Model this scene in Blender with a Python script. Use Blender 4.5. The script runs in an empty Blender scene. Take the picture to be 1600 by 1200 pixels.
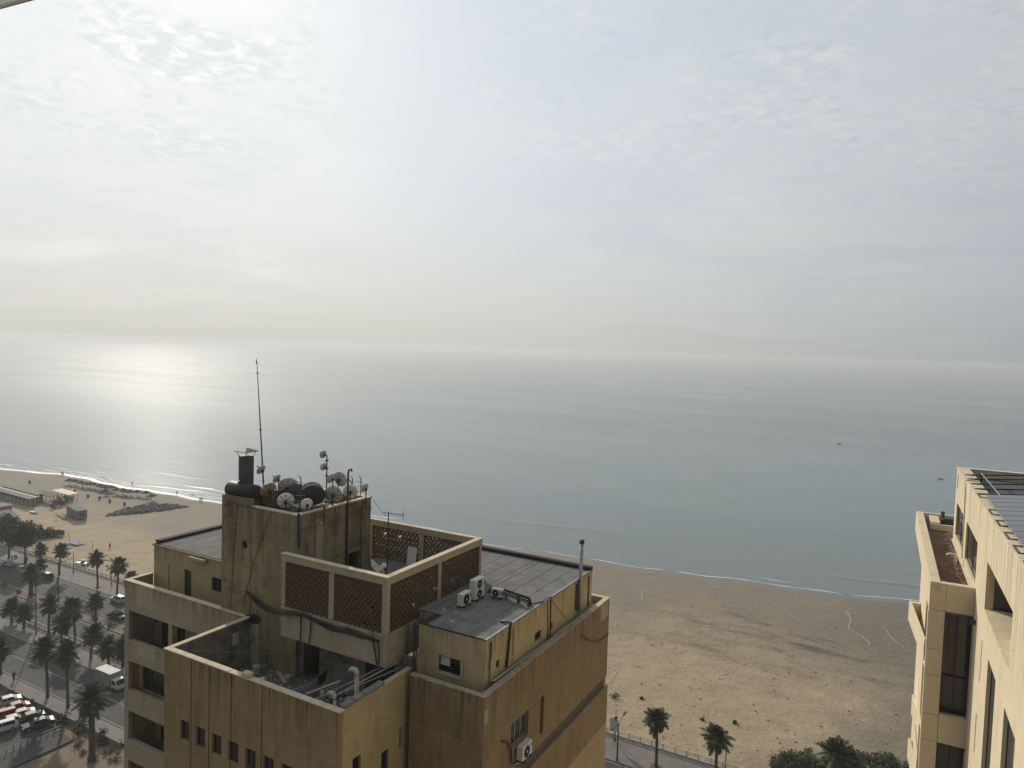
import bpy, bmesh, math, random
from mathutils import Vector, Matrix
R = math.radians
random.seed(7)
SC = bpy.context.scene
COL = SC.collection

# ------------------------------------------------------------------ camera
H, G, SEA = 48.0, -16.0, -17.6          # eye height, street level, sea level
FPX, YAW, PITCH, ROLL = 1105.0, 29.0, 2.9, 1.79


def basis(yaw):
    y, p, r = R(yaw), R(PITCH), R(ROLL)
    fw = Vector((-math.sin(y) * math.cos(p), math.cos(y) * math.cos(p), -math.sin(p)))
    r0 = Vector((math.cos(y), math.sin(y), 0)); u0 = r0.cross(fw)
    return fw, r0 * math.cos(r) + u0 * math.sin(r), -r0 * math.sin(r) + u0 * math.cos(r)


FW, RT, UP = basis(YAW)
cam_d = bpy.data.cameras.new('camera'); cam = bpy.data.objects.new('camera', cam_d); COL.objects.link(cam)
cam_d.sensor_width = 36; cam_d.lens = FPX / 1600 * 36; cam_d.clip_start = 0.1; cam_d.clip_end = 80000
m3 = Matrix((RT, UP, -FW)).transposed()
cam.matrix_world = Matrix.Translation((0, 0, H)) @ m3.to_4x4()
SC.camera = cam


def ray(px, py, fr=None):
    f, r, u = fr or (FW, RT, UP)
    return f + r * ((px - 800) / FPX) - u * ((py - 600) / FPX)


EYE = Vector((0, 0, H))
def onz(px, py, z): d = ray(px, py); return EYE + d * ((z - H) / d.z)
def onx(px, py, x): d = ray(px, py); return EYE + d * (x / d.x)
def ony(px, py, y): d = ray(px, py); return EYE + d * (y / d.y)
def gp(px, py, z=G): return onz(px, py, z)

# ------------------------------------------------------------------ sky, sun, exposure
SUN_AZ, SUN_EL = 56.0, 25.0              # azimuth from +Y towards -X
sdir = Vector((-math.sin(R(SUN_AZ)) * math.cos(R(SUN_EL)), math.cos(R(SUN_AZ)) * math.cos(R(SUN_EL)), math.sin(R(SUN_EL))))
SC.view_settings.view_transform = 'Standard'
SC.view_settings.look = 'None'
SC.view_settings.exposure = -0.35
SC.view_settings.gamma = 1.0
sun_d = bpy.data.lights.new('sun', 'SUN'); sun = bpy.data.objects.new('sun', sun_d); COL.objects.link(sun)
sun_d.energy = 3.9; sun_d.angle = R(1.2); sun_d.color = (1.0, 0.92, 0.80)
sun.rotation_euler = (-sdir).to_track_quat('-Z', 'Y').to_euler()
sun.location = (-100, 100, 120)


class NT:
    """tiny node helper"""
    def __init__(s, tree): s.t = tree; s.n = tree.nodes; s.l = tree.links
    def new(s, typ, **kw):
        n = s.n.new(typ)
        for k, v in kw.items():
            if k == 'op': n.operation = v
            elif k == 'bt': n.blend_type = v
            elif hasattr(n, k): setattr(n, k, v)
        return n
    def put(s, sock, v):
        if hasattr(v, 'is_output') or isinstance(v, bpy.types.NodeSocket): s.l.new(v, sock)
        else: sock.default_value = v
    def math(s, op, a, b=0.0, c=None, clamp=False):
        n = s.n.new('ShaderNodeMath'); n.operation = op; n.use_clamp = clamp
        s.put(n.inputs[0], a); s.put(n.inputs[1], b)
        if c is not None: s.put(n.inputs[2], c)
        return n.outputs[0]
    def vmath(s, op, a, b=(0, 0, 0)):
        n = s.n.new('ShaderNodeVectorMath'); n.operation = op
        s.put(n.inputs[0], a)
        s.put(n.inputs[1], b)
        return n.outputs['Value'] if op in ('DOT_PRODUCT', 'LENGTH') else n.outputs[0]
    def noise(s, vec, scale, detail=4, rough=0.55, dist=0.0):
        n = s.n.new('ShaderNodeTexNoise'); n.inputs['Scale'].default_value = scale
        n.inputs['Detail'].default_value = detail; n.inputs['Roughness'].default_value = rough
        n.inputs['Distortion'].default_value = dist
        if vec is not None: s.l.new(vec, n.inputs['Vector'])
        return n.outputs['Fac']
    def maprange(s, v, a, b, c=0.0, d=1.0, smooth=False):
        n = s.n.new('ShaderNodeMapRange'); n.clamp = True
        if smooth: n.interpolation_type = 'SMOOTHSTEP'
        s.put(n.inputs['Value'], v)
        for k, x in zip(('From Min', 'From Max', 'To Min', 'To Max'), (a, b, c, d)): s.put(n.inputs[k], x)
        return n.outputs['Result']
    def mix(s, fac, a, b, bt='MIX'):
        n = s.n.new('ShaderNodeMix'); n.data_type = 'RGBA'; n.blend_type = bt
        s.put(n.inputs[0], fac); s.put(n.inputs[6], a if not isinstance(a, tuple) else (*a[:3], 1)); s.put(n.inputs[7], b if not isinstance(b, tuple) else (*b[:3], 1))
        return n.outputs[2]
    def scale(s, vec, v):
        n = s.n.new('ShaderNodeVectorMath'); n.operation = 'MULTIPLY'
        s.l.new(vec, n.inputs[0]); n.inputs[1].default_value = v
        return n.outputs[0]


world = bpy.data.worlds.new('World'); SC.world = world; world.use_nodes = True
w = NT(world.node_tree); w.n.clear()
out = w.new('ShaderNodeOutputWorld'); bg = w.new('ShaderNodeBackground'); bg.inputs['Strength'].default_value = 0.1
w.l.new(bg.outputs[0], out.inputs['Surface'])
sky = w.new('ShaderNodeTexSky'); sky.sky_type = 'NISHITA'; sky.sun_disc = False
sky.sun_elevation = R(SUN_EL); sky.sun_rotation = R(-SUN_AZ); sky.altitude = 60
sky.air_density = 1.0; sky.dust_density = 2.5; sky.ozone_density = 1.0
tc = w.new('ShaderNodeTexCoord')
dirv = tc.outputs['Generated']
sep = w.new('ShaderNodeSeparateXYZ'); w.l.new(dirv, sep.inputs[0])
zup = w.math('MAXIMUM', sep.outputs['Z'], 0.0)
inv = w.math('DIVIDE', 1.0, w.math('ADD', zup, 0.10))
comb = w.new('ShaderNodeCombineXYZ')
w.l.new(w.math('MULTIPLY', sep.outputs['X'], inv), comb.inputs[0]); w.l.new(w.math('MULTIPLY', sep.outputs['Y'], inv), comb.inputs[1])
pl = comb.outputs[0]
big = w.noise(pl, 0.55, 5, 0.55, 0.6)
mid = w.noise(pl, 2.6, 5, 0.6, 0.8)
rip = w.noise(pl, 17.0, 3, 0.6, 0.5)                       # altocumulus ripple
sundot = w.math('MAXIMUM', w.vmath('DOT_PRODUCT', dirv, tuple(sdir)), 0.0)
halo = w.math('POWER', sundot, 5.0)
halo2 = w.math('POWER', sundot, 40.0)
veil = w.maprange(big, 0.36, 0.60, 0.34, 0.88, True)
veil = w.math('MULTIPLY', veil, w.maprange(mid, 0.25, 0.6, 0.72, 1.0))
ripf = w.math('MULTIPLY', w.math('SUBTRACT', rip, 0.5), w.maprange(mid, 0.42, 0.62, 0.0, 1.0, True))
ripf = w.math('MULTIPLY', ripf, w.maprange(sep.outputs['Z'], 0.12, 0.3, 0.0, 1.0))
veil = w.math('ADD', veil, w.math('MULTIPLY', ripf, 2.2), clamp=True)
hs = w.math('POWER', w.math('MULTIPLY', w.math('ADD', w.vmath('DOT_PRODUCT', dirv, tuple(sdir)), 1.0), 0.5), 2.0)   # hazy air is brighter towards the sun
cl_l = w.math('ADD', w.math('ADD', 3.0, w.math('MULTIPLY', hs, 8.1)), w.math('MULTIPLY', halo2, 0.1))
clc = w.new('ShaderNodeCombineXYZ')
for i, k in enumerate((0.935, 0.985, 1.0)): w.l.new(w.math('MULTIPLY', cl_l, k), clc.inputs[i])
gpc = w.new('ShaderNodeCombineXYZ')
for i, k in enumerate((0.76, 0.865, 1.0)): w.l.new(w.math('MULTIPLY', cl_l, k), gpc.inputs[i])
gap = w.mix(0.8, sky.outputs[0], gpc.outputs[0])          # thin high veil in front of the blue
skyc = w.mix(veil, gap, clc.outputs[0])
# dusty air close to the horizon
dust = w.math('POWER', 2.718, w.math('MULTIPLY', zup, -8.5))
dl = w.math('ADD', 1.9, w.math('MULTIPLY', hs, 6.6))
dcc = w.new('ShaderNodeCombineXYZ')
for i, (k0, k1) in enumerate(((0.93, 1.03), (0.985, 1.02), (1.03, 0.90))):      # yellowish towards the sun, bluish away from it
    w.l.new(w.math('MULTIPLY', dl, w.maprange(hs, 0.45, 0.82, k0, k1)), dcc.inputs[i])
skyc = w.mix(w.math('MULTIPLY', dust, 0.92), skyc, dcc.outputs[0])
w.l.new(skyc, bg.inputs['Color'])

# ------------------------------------------------------------------ mesh helpers
class MB:
    def __init__(s): s.v = []; s.f = []
    def add(s, vs, fs):
        o = len(s.v); s.v += [tuple(p) for p in vs]; s.f += [tuple(i + o for i in f) for f in fs]; return s
    def box(s, x0, x1, y0, y1, z0, z1):
        if x0 > x1: x0, x1 = x1, x0
        if y0 > y1: y0, y1 = y1, y0
        if z0 > z1: z0, z1 = z1, z0
        return s.add([(x0, y0, z0), (x1, y0, z0), (x1, y1, z0), (x0, y1, z0), (x0, y0, z1), (x1, y0, z1), (x1, y1, z1), (x0, y1, z1)],
                     [(0, 3, 2, 1), (4, 5, 6, 7), (0, 1, 5, 4), (1, 2, 6, 5), (2, 3, 7, 6), (3, 0, 4, 7)])
    def obox(s, c, size, M):
        hx, hy, hz = (q / 2 for q in size); c = Vector(c)
        vs = [c + M @ Vector((a * hx, b * hy, d * hz)) for d in (-1, 1) for a, b in ((-1, -1), (1, -1), (1, 1), (-1, 1))]
        return s.add(vs, [(0, 3, 2, 1), (4, 5, 6, 7), (0, 1, 5, 4), (1, 2, 6, 5), (2, 3, 7, 6), (3, 0, 4, 7)])
    def bar(s, a, b, t, t2=None):
        a, b = Vector(a), Vector(b); d = b - a; M = d.to_track_quat('Z', 'Y').to_matrix()
        return s.obox((a + b) / 2, (t, t2 or t, d.length), M)
    def tube(s, pts, r, n=8, cap=True):
        pts = [Vector(p) for p in pts]; rs = r if isinstance(r, (list, tuple)) else [r] * len(pts)
        o = len(s.v); ref = None
        for i, p in enumerate(pts):
            d = (pts[min(i + 1, len(pts) - 1)] - pts[max(i - 1, 0)]).normalized()
            if ref is None: ref = d.orthogonal().normalized()
            u = (ref - d * ref.dot(d)).normalized(); ref = u; vv = d.cross(u)
            for k in range(n):
                a = 2 * math.pi * k / n; s.v.append(tuple(p + (u * math.cos(a) + vv * math.sin(a)) * rs[i]))
        for i in range(len(pts) - 1):
            for k in range(n):
                a, b = o + i * n + k, o + i * n + (k + 1) % n; s.f.append((a, b, b + n, a + n))
        if cap:
            s.f.append(tuple(o + k for k in reversed(range(n)))); e = o + (len(pts) - 1) * n; s.f.append(tuple(e + k for k in range(n)))
        return s
    def build(s, name, mat, parent=None, smooth=False, bevel=0.0, off=None):
        me = bpy.data.meshes.new(name)
        o_ = off if off is not None else (OFF.get(parent, Vector((0, 0, 0))) if parent else Vector((0, 0, 0)))
        me.from_pydata([(p[0] - o_[0], p[1] - o_[1], p[2] - o_[2]) for p in s.v], [], s.f); me.update()
        if smooth: me.polygons.foreach_set('use_smooth', [True] * len(me.polygons))
        ob = bpy.data.objects.new(name, me); COL.objects.link(ob)
        if mat: me.materials.append(MAT[mat] if isinstance(mat, str) else mat)
        if parent: ob.parent = parent; OFF[ob] = o_
        if bevel:
            b = ob.modifiers.new('bevel', 'BEVEL'); b.width = bevel; b.segments = 1; b.limit_method = 'ANGLE'
        return ob


OFF = {}


def tag(o, label=None, cat=None, group=None, kind=None):
    if label: o['label'] = label
    if cat: o['category'] = cat
    if group: o['group'] = group
    if kind: o['kind'] = kind
    return o


def thing(name, label, cat, loc=(0, 0, 0), rotz=0.0, group=None, local=False):
    o = bpy.data.objects.new(name, None); COL.objects.link(o); o.empty_display_size = 0.3
    o.location = loc; o.rotation_euler = (0, 0, rotz)
    OFF[o] = Vector((0, 0, 0)) if local else Vector(loc)
    return tag(o, label, cat, group)


def copy_tree(o, parent=None):
    c = o.copy(); COL.objects.link(c)
    if parent: c.parent = parent
    for ch in o.children: copy_tree(ch, c)
    return c


def single(mb, name, mat, label, cat, base, group=None, smooth=False, bevel=0.0):
    """a thing that is one mesh: origin at its base"""
    o = mb.build(name, mat, None, smooth, bevel, off=Vector(base)); o.location = base
    return tag(o, label, cat, group)


def wall(mb, axis, p0, p1, a0, a1, z0, z1, holes=()):
    """slab between p0..p1 along its normal axis, spanning a0..a1 and z0..z1, with rectangular holes (b0,b1,c0,c1)"""
    A = sorted({a0, a1, *[max(a0, min(a1, h[k])) for h in holes for k in (0, 1)]})
    Zs = sorted({z0, z1, *[max(z0, min(z1, h[k])) for h in holes for k in (2, 3)]})
    for i in range(len(A) - 1):
        run = None
        for j in range(len(Zs) - 1):
            ca, cz = (A[i] + A[i + 1]) / 2, (Zs[j] + Zs[j + 1]) / 2
            inside = any(h[0] < ca < h[1] and h[2] < cz < h[3] for h in holes)
            if not inside: run = (run[0] if run else Zs[j], Zs[j + 1])
            if run and (inside or j == len(Zs) - 2):
                if axis == 'y': mb.box(A[i], A[i + 1], p0, p1, *run)
                else: mb.box(p0, p1, A[i], A[i + 1], *run)
                run = None
    return mb

# ------------------------------------------------------------------ materials
MAT = {}


def mat(name, col, rough=0.85, drip=None, var=0.12, vs=1.2, streak=0.0, scol=None, ss=2.2, bump=0.15, bs=18.0, spec=0.3, metal=0.0, rib=0.0, grime=0.0):
    m = bpy.data.materials.new(name); m.use_nodes = True; MAT[name] = m
    t = NT(m.node_tree); b = t.n['Principled BSDF']
    pos = t.new('ShaderNodeNewGeometry').outputs['Position']
    n1 = t.noise(pos, vs, 5, 0.6)
    n2 = t.noise(pos, vs * 9, 3, 0.6)
    mixv = t.math('ADD', t.math('MULTIPLY', n1, 0.65), t.math('MULTIPLY', n2, 0.35))
    f = t.maprange(mixv, 0.3, 0.7)
    c = t.mix(f, tuple(x * (1 - var) for x in col), tuple(min(1, x * (1 + var)) for x in col))
    if streak:
        sp = t.scale(pos, (ss, ss, ss * 0.13)); s1 = t.noise(sp, 1.0, 6, 0.68, 0.35)
        sm_ = t.maprange(t.noise(pos, 0.8, 4, 0.65), 0.38, 0.62, 0.15, 1.0, True)
        sf = t.math('MULTIPLY', t.maprange(s1, 0.45, 0.70, 0.0, streak, True), sm_)
        sp2 = t.scale(pos, (ss * 5, ss * 5, ss * 0.5)); s2 = t.noise(sp2, 1.0, 3, 0.6)
        sf = t.math('ADD', sf, t.maprange(s2, 0.55, 0.75, 0.0, streak * 0.35), clamp=True)
        c = t.mix(sf, c, scol or tuple(x * 0.35 for x in col))
        vo = t.new('ShaderNodeTexVoronoi', feature='DISTANCE_TO_EDGE'); vo.inputs['Scale'].default_value = 0.55
        wob = t.new('ShaderNodeTexNoise'); wob.inputs['Scale'].default_value = 2.5; wob.inputs['Detail'].default_value = 5; t.l.new(pos, wob.inputs['Vector'])
        t.l.new(t.vmath('ADD', pos, t.scale(wob.outputs['Color'], (0.8, 0.8, 0.8))), vo.inputs['Vector'])
        ck = t.math('MULTIPLY', t.maprange(vo.outputs['Distance'], 0.0, 0.012, 0.7, 0.0), t.maprange(n1, 0.5, 0.6, 0, 1))
        c = t.mix(ck, c, tuple(x * 0.3 for x in col))
        vp = t.new('ShaderNodeTexVoronoi', feature='F1', distance='CHEBYCHEV'); vp.inputs['Scale'].default_value = 0.42; t.l.new(pos, vp.inputs['Vector'])
        pf = t.math('MULTIPLY', t.maprange(vp.outputs['Color'], 0.80, 0.82, 0, 0.35), t.maprange(vp.outputs['Distance'], 0.34, 0.36, 1, 0))
        c = t.mix(pf, c, tuple(min(1, x * 1.45 + 0.03) for x in col))
        if grime:
            g1 = t.noise(pos, 0.55, 8, 0.75, 0.6)
            c = t.mix(t.maprange(g1, 0.47, 0.66, 0, grime, True), c, scol or tuple(x * 0.4 for x in col))
    if drip:                                   # dirt runs that start at a ledge and thin out downwards
        zt_, ln_ = drip; sz = t.new('ShaderNodeSeparateXYZ'); t.l.new(pos, sz.inputs[0])
        d1 = t.noise(t.scale(pos, (3.4, 3.4, 0.10)), 1.0, 4, 0.65); d2 = t.noise(t.scale(pos, (9.0, 9.0, 0.25)), 1.0, 3, 0.6)
        dl_ = t.math('MULTIPLY', t.maprange(sz.outputs['Z'], zt_ - ln_, zt_, 0.0, 1.0), t.maprange(sz.outputs['Z'], zt_ + 0.02, zt_ + 0.1, 1.0, 0.0))
        df_ = t.math('MULTIPLY', t.maprange(t.math('ADD', t.math('MULTIPLY', d1, 0.6), t.math('MULTIPLY', d2, 0.4)), 0.48, 0.66, 0.0, 0.95), dl_)
        c = t.mix(df_, c, tuple(x * 0.28 for x in col))
    t.put(b.inputs['Base Color'], c)
    b.inputs['Roughness'].default_value = rough; b.inputs['Metallic'].default_value = metal
    b.inputs['Specular IOR Level'].default_value = spec
    if bump:
        bn = t.new('ShaderNodeBump'); bn.inputs['Strength'].default_value = bump; bn.inputs['Distance'].default_value = 0.04
        h = t.noise(pos, bs, 4, 0.6)
        if rib:
            rp = t.scale(pos, (rib, rib, rib * 0.12)); h = t.math('ADD', h, t.math('MULTIPLY', t.noise(rp, 1.0, 3, 0.6), 2.0))
        t.l.new(h, bn.inputs['Height']); t.l.new(bn.outputs[0], b.inputs['Normal'])
    return m


ST = (0.10, 0.082, 0.062)
mat('plaster_yellow', (0.42, 0.34, 0.19), drip=(35.1, 1.3), streak=0.5, scol=(0.24, 0.18, 0.10), grime=0.25)
mat('plaster_brown', (0.31, 0.228, 0.115), drip=(33.2, 2.4), streak=0.6, scol=(0.15, 0.105, 0.06), grime=0.45, rib=7, bump=0.25)
mat('plaster_rib', (0.25, 0.185, 0.102), drip=(33.2, 3.0), streak=0.75, scol=(0.13, 0.09, 0.05), ss=4.5, grime=0.45, rib=11, bump=0.6)
mat('plaster_clean', (0.35, 0.275, 0.175), streak=0.4, scol=(0.25, 0.18, 0.10), ss=4.0, rib=11, bump=0.4)
mat('plaster_grey', (0.37, 0.315, 0.225), drip=(33.2, 1.5), streak=0.45, scol=(0.18, 0.145, 0.105), grime=0.3)
mat('tower_plaster', (0.285, 0.222, 0.125), drip=(39.2, 3.2), streak=0.95, scol=(0.085, 0.075, 0.05), ss=1.7, grime=0.6, var=0.2)
mat('frame_plaster', (0.41, 0.345, 0.235), drip=(34.8, 1.2), streak=0.4, scol=(0.26, 0.21, 0.15), ss=3, grime=0.3)
mat('coping', (0.56, 0.46, 0.33), streak=0.0, var=0.22, vs=3)
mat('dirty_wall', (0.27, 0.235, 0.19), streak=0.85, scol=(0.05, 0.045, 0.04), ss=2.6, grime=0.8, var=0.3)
mat('dirty_white', (0.45, 0.42, 0.38), streak=0.8, scol=(0.12, 0.11, 0.10), ss=4, var=0.3)
mat('terrace_floor', (0.15, 0.135, 0.115), var=0.35, vs=1.6, streak=0.0, rough=0.7)
mat('membrane', (0.19, 0.182, 0.168), var=0.3, vs=0.9, rough=0.95, bump=0.12, bs=6, spec=0.12, streak=0.5, ss=0.7, scol=(0.10, 0.095, 0.085), grime=0.5)
mat('membrane_dark', (0.085, 0.083, 0.08), var=0.25, rough=0.95, spec=0.1)
mat('bitumen', (0.035, 0.036, 0.039), var=0.25, rough=0.85, spec=0.2)
mat('claustra', (0.155, 0.106, 0.062), var=0.3, vs=6, bump=0.1)
mat('black_plastic', (0.025, 0.024, 0.023), var=0.3, rough=0.55)
mat('soot_metal', (0.075, 0.072, 0.07), var=0.35, rough=0.6, vs=3)
mat('dark_metal', (0.06, 0.058, 0.055), var=0.3, rough=0.5, metal=0.4)
mat('galv', (0.33, 0.34, 0.34), var=0.25, rough=0.45, metal=0.5, vs=4)
mat('rust', (0.17, 0.09, 0.05), var=0.4, vs=5)
mat('dish_white', (0.74, 0.73, 0.69), var=0.15, rough=0.5, vs=4)
mat('dish_grey', (0.45, 0.44, 0.42), var=0.22, rough=0.55, vs=4)
mat('dish_dark', (0.055, 0.055, 0.057), var=0.3, rough=0.6)
mat('dish_rust', (0.36, 0.25, 0.16), var=0.35, rough=0.6, vs=5)
mat('ac_white', (0.60, 0.59, 0.55), var=0.12, rough=0.45, vs=6, streak=0.3, scol=(0.3, 0.27, 0.22), ss=9, bump=0.03)
mat('pipe_pvc', (0.42, 0.37, 0.30), var=0.2, rough=0.5, vs=4)
mat('cream_stone', (0.68, 0.575, 0.395), drip=(41.45, 5.0), streak=0.45, scol=(0.46, 0.37, 0.235), ss=1.4, grime=0.2, var=0.07, bump=0.06)
mat('cream_panel', (0.52, 0.445, 0.31), var=0.05, streak=0.12, scol=(0.42, 0.34, 0.23), bump=0.04)
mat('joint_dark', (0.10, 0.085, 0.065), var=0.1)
mat('soil', (0.16, 0.095, 0.06), var=0.55, vs=4.5, bump=0.9, bs=9)
mat('roof_dark', (0.10, 0.10, 0.10), var=0.3)
mat('white_paint', (0.72, 0.70, 0.65), var=0.08, bump=0.03)
mat('rail_white', (0.58, 0.55, 0.48), var=0.15)
mat('asphalt', (0.060, 0.057, 0.053), var=0.35, vs=0.3, rough=0.85, bs=30, spec=0.25)
mat('asphalt_dark', (0.052, 0.05, 0.047), var=0.3, vs=0.3, rough=0.7, bs=30)
mat('pavement', (0.185, 0.17, 0.148), var=0.22, vs=0.4, rough=0.85, spec=0.25)
mat('paving_joint', (0.12, 0.11, 0.095), var=0.2)
mat('kerb', (0.20, 0.185, 0.16), var=0.2)
mat('earth', (0.17, 0.125, 0.08), var=0.35, vs=0.5, bump=0.4, bs=4)
mat('median_soil', (0.13, 0.085, 0.055), var=0.35, vs=0.8)
mat('trunk', (0.09, 0.072, 0.055), var=0.3, vs=6, bump=0.5)
mat('dead_frond', (0.105, 0.085, 0.05), var=0.35, vs=3)
mat('wood', (0.20, 0.135, 0.08), var=0.3, vs=3)
mat('thatch', (0.07, 0.062, 0.052), var=0.3, vs=3)
mat('rubble', (0.17, 0.155, 0.14), var=0.4, vs=1.5)
mat('metal_sheet', (0.25, 0.238, 0.215), var=0.2, vs=0.6, rough=0.9, spec=0.1)
mat('red_sheet', (0.27, 0.165, 0.115), var=0.2, rough=0.6)
mat('cabin_paint', (0.19, 0.196, 0.19), var=0.15, rough=0.9, spec=0.1, streak=0.3)
mat('shade_green', (0.05, 0.06, 0.04), var=0.3)
mat('skin', (0.35, 0.22, 0.15), var=0.05, bump=0)
mat('cloth_dark', (0.03, 0.03, 0.035), var=0.2, bump=0)
mat('cloth_blue', (0.05, 0.08, 0.16), var=0.2, bump=0)
mat('cloth_white', (0.55, 0.55, 0.55), var=0.08, bump=0)
mat('linen_grey', (0.30, 0.31, 0.37), var=0.15, bump=0.05)
mat('linen_lilac', (0.34, 0.31, 0.38), var=0.15, bump=0.05)
mat('linen_rose', (0.36, 0.24, 0.21), var=0.15, bump=0.05)
mat('linen_white', (0.52, 0.52, 0.53), var=0.1, bump=0.05)
mat('tarp_blue', (0.22, 0.30, 0.45), var=0.15)
mat('tyre', (0.02, 0.02, 0.02), var=0.1, bump=0)
mat('sea_foam', (0.78, 0.78, 0.74), var=0.1, vs=1, bump=0.3)
mat('concrete', (0.20, 0.188, 0.168), var=0.25)


def gloss(name, col, rough=0.08, metal=0.0, spec=0.5, coat=0.0):
    m = bpy.data.materials.new(name); m.use_nodes = True; MAT[name] = m
    b = m.node_tree.nodes['Principled BSDF']; b.inputs['Base Color'].default_value = (*col, 1)
    b.inputs['Roughness'].default_value = rough; b.inputs['Metallic'].default_value = metal
    b.inputs['Specular IOR Level'].default_value = spec; b.inputs['Coat Weight'].default_value = coat
    return m


gloss('glass', (0.012, 0.013, 0.014), 0.06)
gloss('car_glass', (0.014, 0.015, 0.016), 0.14, 0.0, 0.12)
gloss('glass_dim', (0.03, 0.032, 0.03), 0.25)
gloss('glass_green', (0.035, 0.038, 0.033), 0.08)
gloss('lamp_glass', (0.5, 0.5, 0.47), 0.2)
for nm, cc in (('car_black', (0.012, 0.012, 0.013)), ('car_silver', (0.30, 0.30, 0.30)), ('car_white', (0.46, 0.46, 0.445)), ('car_red', (0.25, 0.05, 0.035)), ('car_blue', (0.03, 0.05, 0.11)), ('car_beige', (0.38, 0.34, 0.27))):
    gloss(nm, cc, 0.45, 0.0, 0.3, 0.06)
gloss('headlight', (0.4, 0.4, 0.39), 0.25)
gloss('taillight', (0.35, 0.02, 0.02), 0.15)


def foliage_mat(name, c1, c2):
    m = bpy.data.materials.new(name); m.use_nodes = True; MAT[name] = m
    t = NT(m.node_tree); b = t.n['Principled BSDF']
    g = t.new('ShaderNodeNewGeometry')
    ri = t.math('FRACT', t.math('MULTIPLY', g.outputs['Random Per Island'], 7.31))
    c = t.mix(t.math('MULTIPLY', ri, 1.0), c1, c2)
    t.l.new(c, b.inputs['Base Color']); b.inputs['Roughness'].default_value = 0.75
    b.inputs['Specular IOR Level'].default_value = 0.15
    return m


foliage_mat('palm_leaf', (0.024, 0.034, 0.014), (0.092, 0.102, 0.046))
foliage_mat('tree_leaf', (0.012, 0.020, 0.008), (0.036, 0.046, 0.020))
foliage_mat('shrub_leaf', (0.045, 0.050, 0.026), (0.13, 0.13, 0.065))

m = bpy.data.materials.new('awning_cloth'); m.use_nodes = True; MAT['awning_cloth'] = m
t = NT(m.node_tree); tl = t.new('ShaderNodeBsdfTranslucent'); df = t.new('ShaderNodeBsdfDiffuse'); mx = t.new('ShaderNodeMixShader')
tl.inputs[0].default_value = (0.8, 0.79, 0.76, 1); df.inputs[0].default_value = (0.75, 0.74, 0.72, 1); mx.inputs[0].default_value = 0.75
t.l.new(tl.outputs[0], mx.inputs[2]); t.l.new(df.outputs[0], mx.inputs[1]); t.l.new(mx.outputs[0], t.n['Material Output'].inputs['Surface'])

# solar panel: cells drawn as flat print
m = bpy.data.materials.new('solar_cell'); m.use_nodes = True; MAT['solar_cell'] = m
t = NT(m.node_tree); b = t.n['Principled BSDF']
oc = t.new('ShaderNodeTexCoord').outputs['Object']
br = t.new('ShaderNodeTexBrick'); br.offset = 0.0
br.inputs['Scale'].default_value = 1.0; br.inputs['Mortar Size'].default_value = 0.006
br.inputs['Brick Width'].default_value = 0.165; br.inputs['Row Height'].default_value = 0.165
br.inputs['Color1'].default_value = (0.035, 0.037, 0.043, 1); br.inputs['Color2'].default_value = (0.04, 0.042, 0.048, 1); br.inputs['Mortar'].default_value = (0.16, 0.16, 0.165, 1)
t.l.new(oc, br.inputs['Vector']); dn = t.noise(t.new('ShaderNodeNewGeometry').outputs['Position'], 0.9, 4)
c = t.mix(t.maprange(dn, 0.3, 0.7, 0.25, 0.5), br.outputs['Color'], (0.15, 0.145, 0.14))
t.l.new(c, b.inputs['Base Color']); b.inputs['Roughness'].default_value = 0.22

# ------------------------------------------------------------------ ground, beach and sea
SHORE = [(-2600, 60), (-900, 130), (-560, 162), (-379, 177), (-342.5, 186.5), (-283.6, 189.2), (-241, 193), (-120.7, 201.3), (-82.6, 207), (-48.6, 208.5), (-17.7, 213), (4.2, 217.7), (120, 238), (500, 290), (2600, 420)]


def shore_y(x):
    for (xa, ya), (xb, yb) in zip(SHORE, SHORE[1:]):
        if xa <= x <= xb:
            k = (x - xa) / (xb - xa); y = ya + (yb - ya) * k
            return y + 0.9 * math.sin(x * 0.11) + 0.5 * math.sin(x * 0.31 + 1) + 1.3 * math.sin(x * 0.037 + 2)
    return 150


RAIL1, KERB1, MEDF, MEDN, RAIL2, KERB2, LINE3, KERB3 = 109.7, 102.8, 92.7, 90.5, 82.8, 77.8, 72.9, 67.7
XL, XR = -900, 260


def frange(a, b, n): return [a + (b - a) * i / n for i in range(n + 1)]


def grid(name, xs, ys, zf, matname, yf=None):
    vs = []; fs = []; nx = len(xs)
    for j, y in enumerate(ys):
        for i, x in enumerate(xs):
            yy = yf(x, y) if yf else y
            vs.append((x, yy, zf(x, yy)))
    for j in range(len(ys) - 1):
        for i in range(nx - 1):
            a = j * nx + i; fs.append((a, a + 1, a + nx + 1, a + nx))
    mb = MB(); mb.v = vs; mb.f = fs
    return mb.build(name, matname, None, smooth=True)


def hash2(ix, iy): return math.sin(ix * 127.1 + iy * 311.7) * 43758.5453 % 1.0
def vnoise(x, y):
    ix, iy = math.floor(x), math.floor(y); fx, fy = x - ix, y - iy; fx = fx * fx * (3 - 2 * fx); fy = fy * fy * (3 - 2 * fy)
    a, b_, c_, d_ = hash2(ix, iy), hash2(ix + 1, iy), hash2(ix, iy + 1), hash2(ix + 1, iy + 1)
    return a + (b_ - a) * fx + (c_ - a) * fy + (a - b_ - c_ + d_) * fx * fy


# land sheet (goes on inland to the horizon, below the paved streets)
tag(MB().add([(-9000, -9000, G - 0.35), (9000, -9000, G - 0.35), (9000, 109.0, G - 0.35), (-9000, 109.0, G - 0.35)], [(0, 1, 2, 3)]).build('ground', 'earth'), kind='structure')


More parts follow.
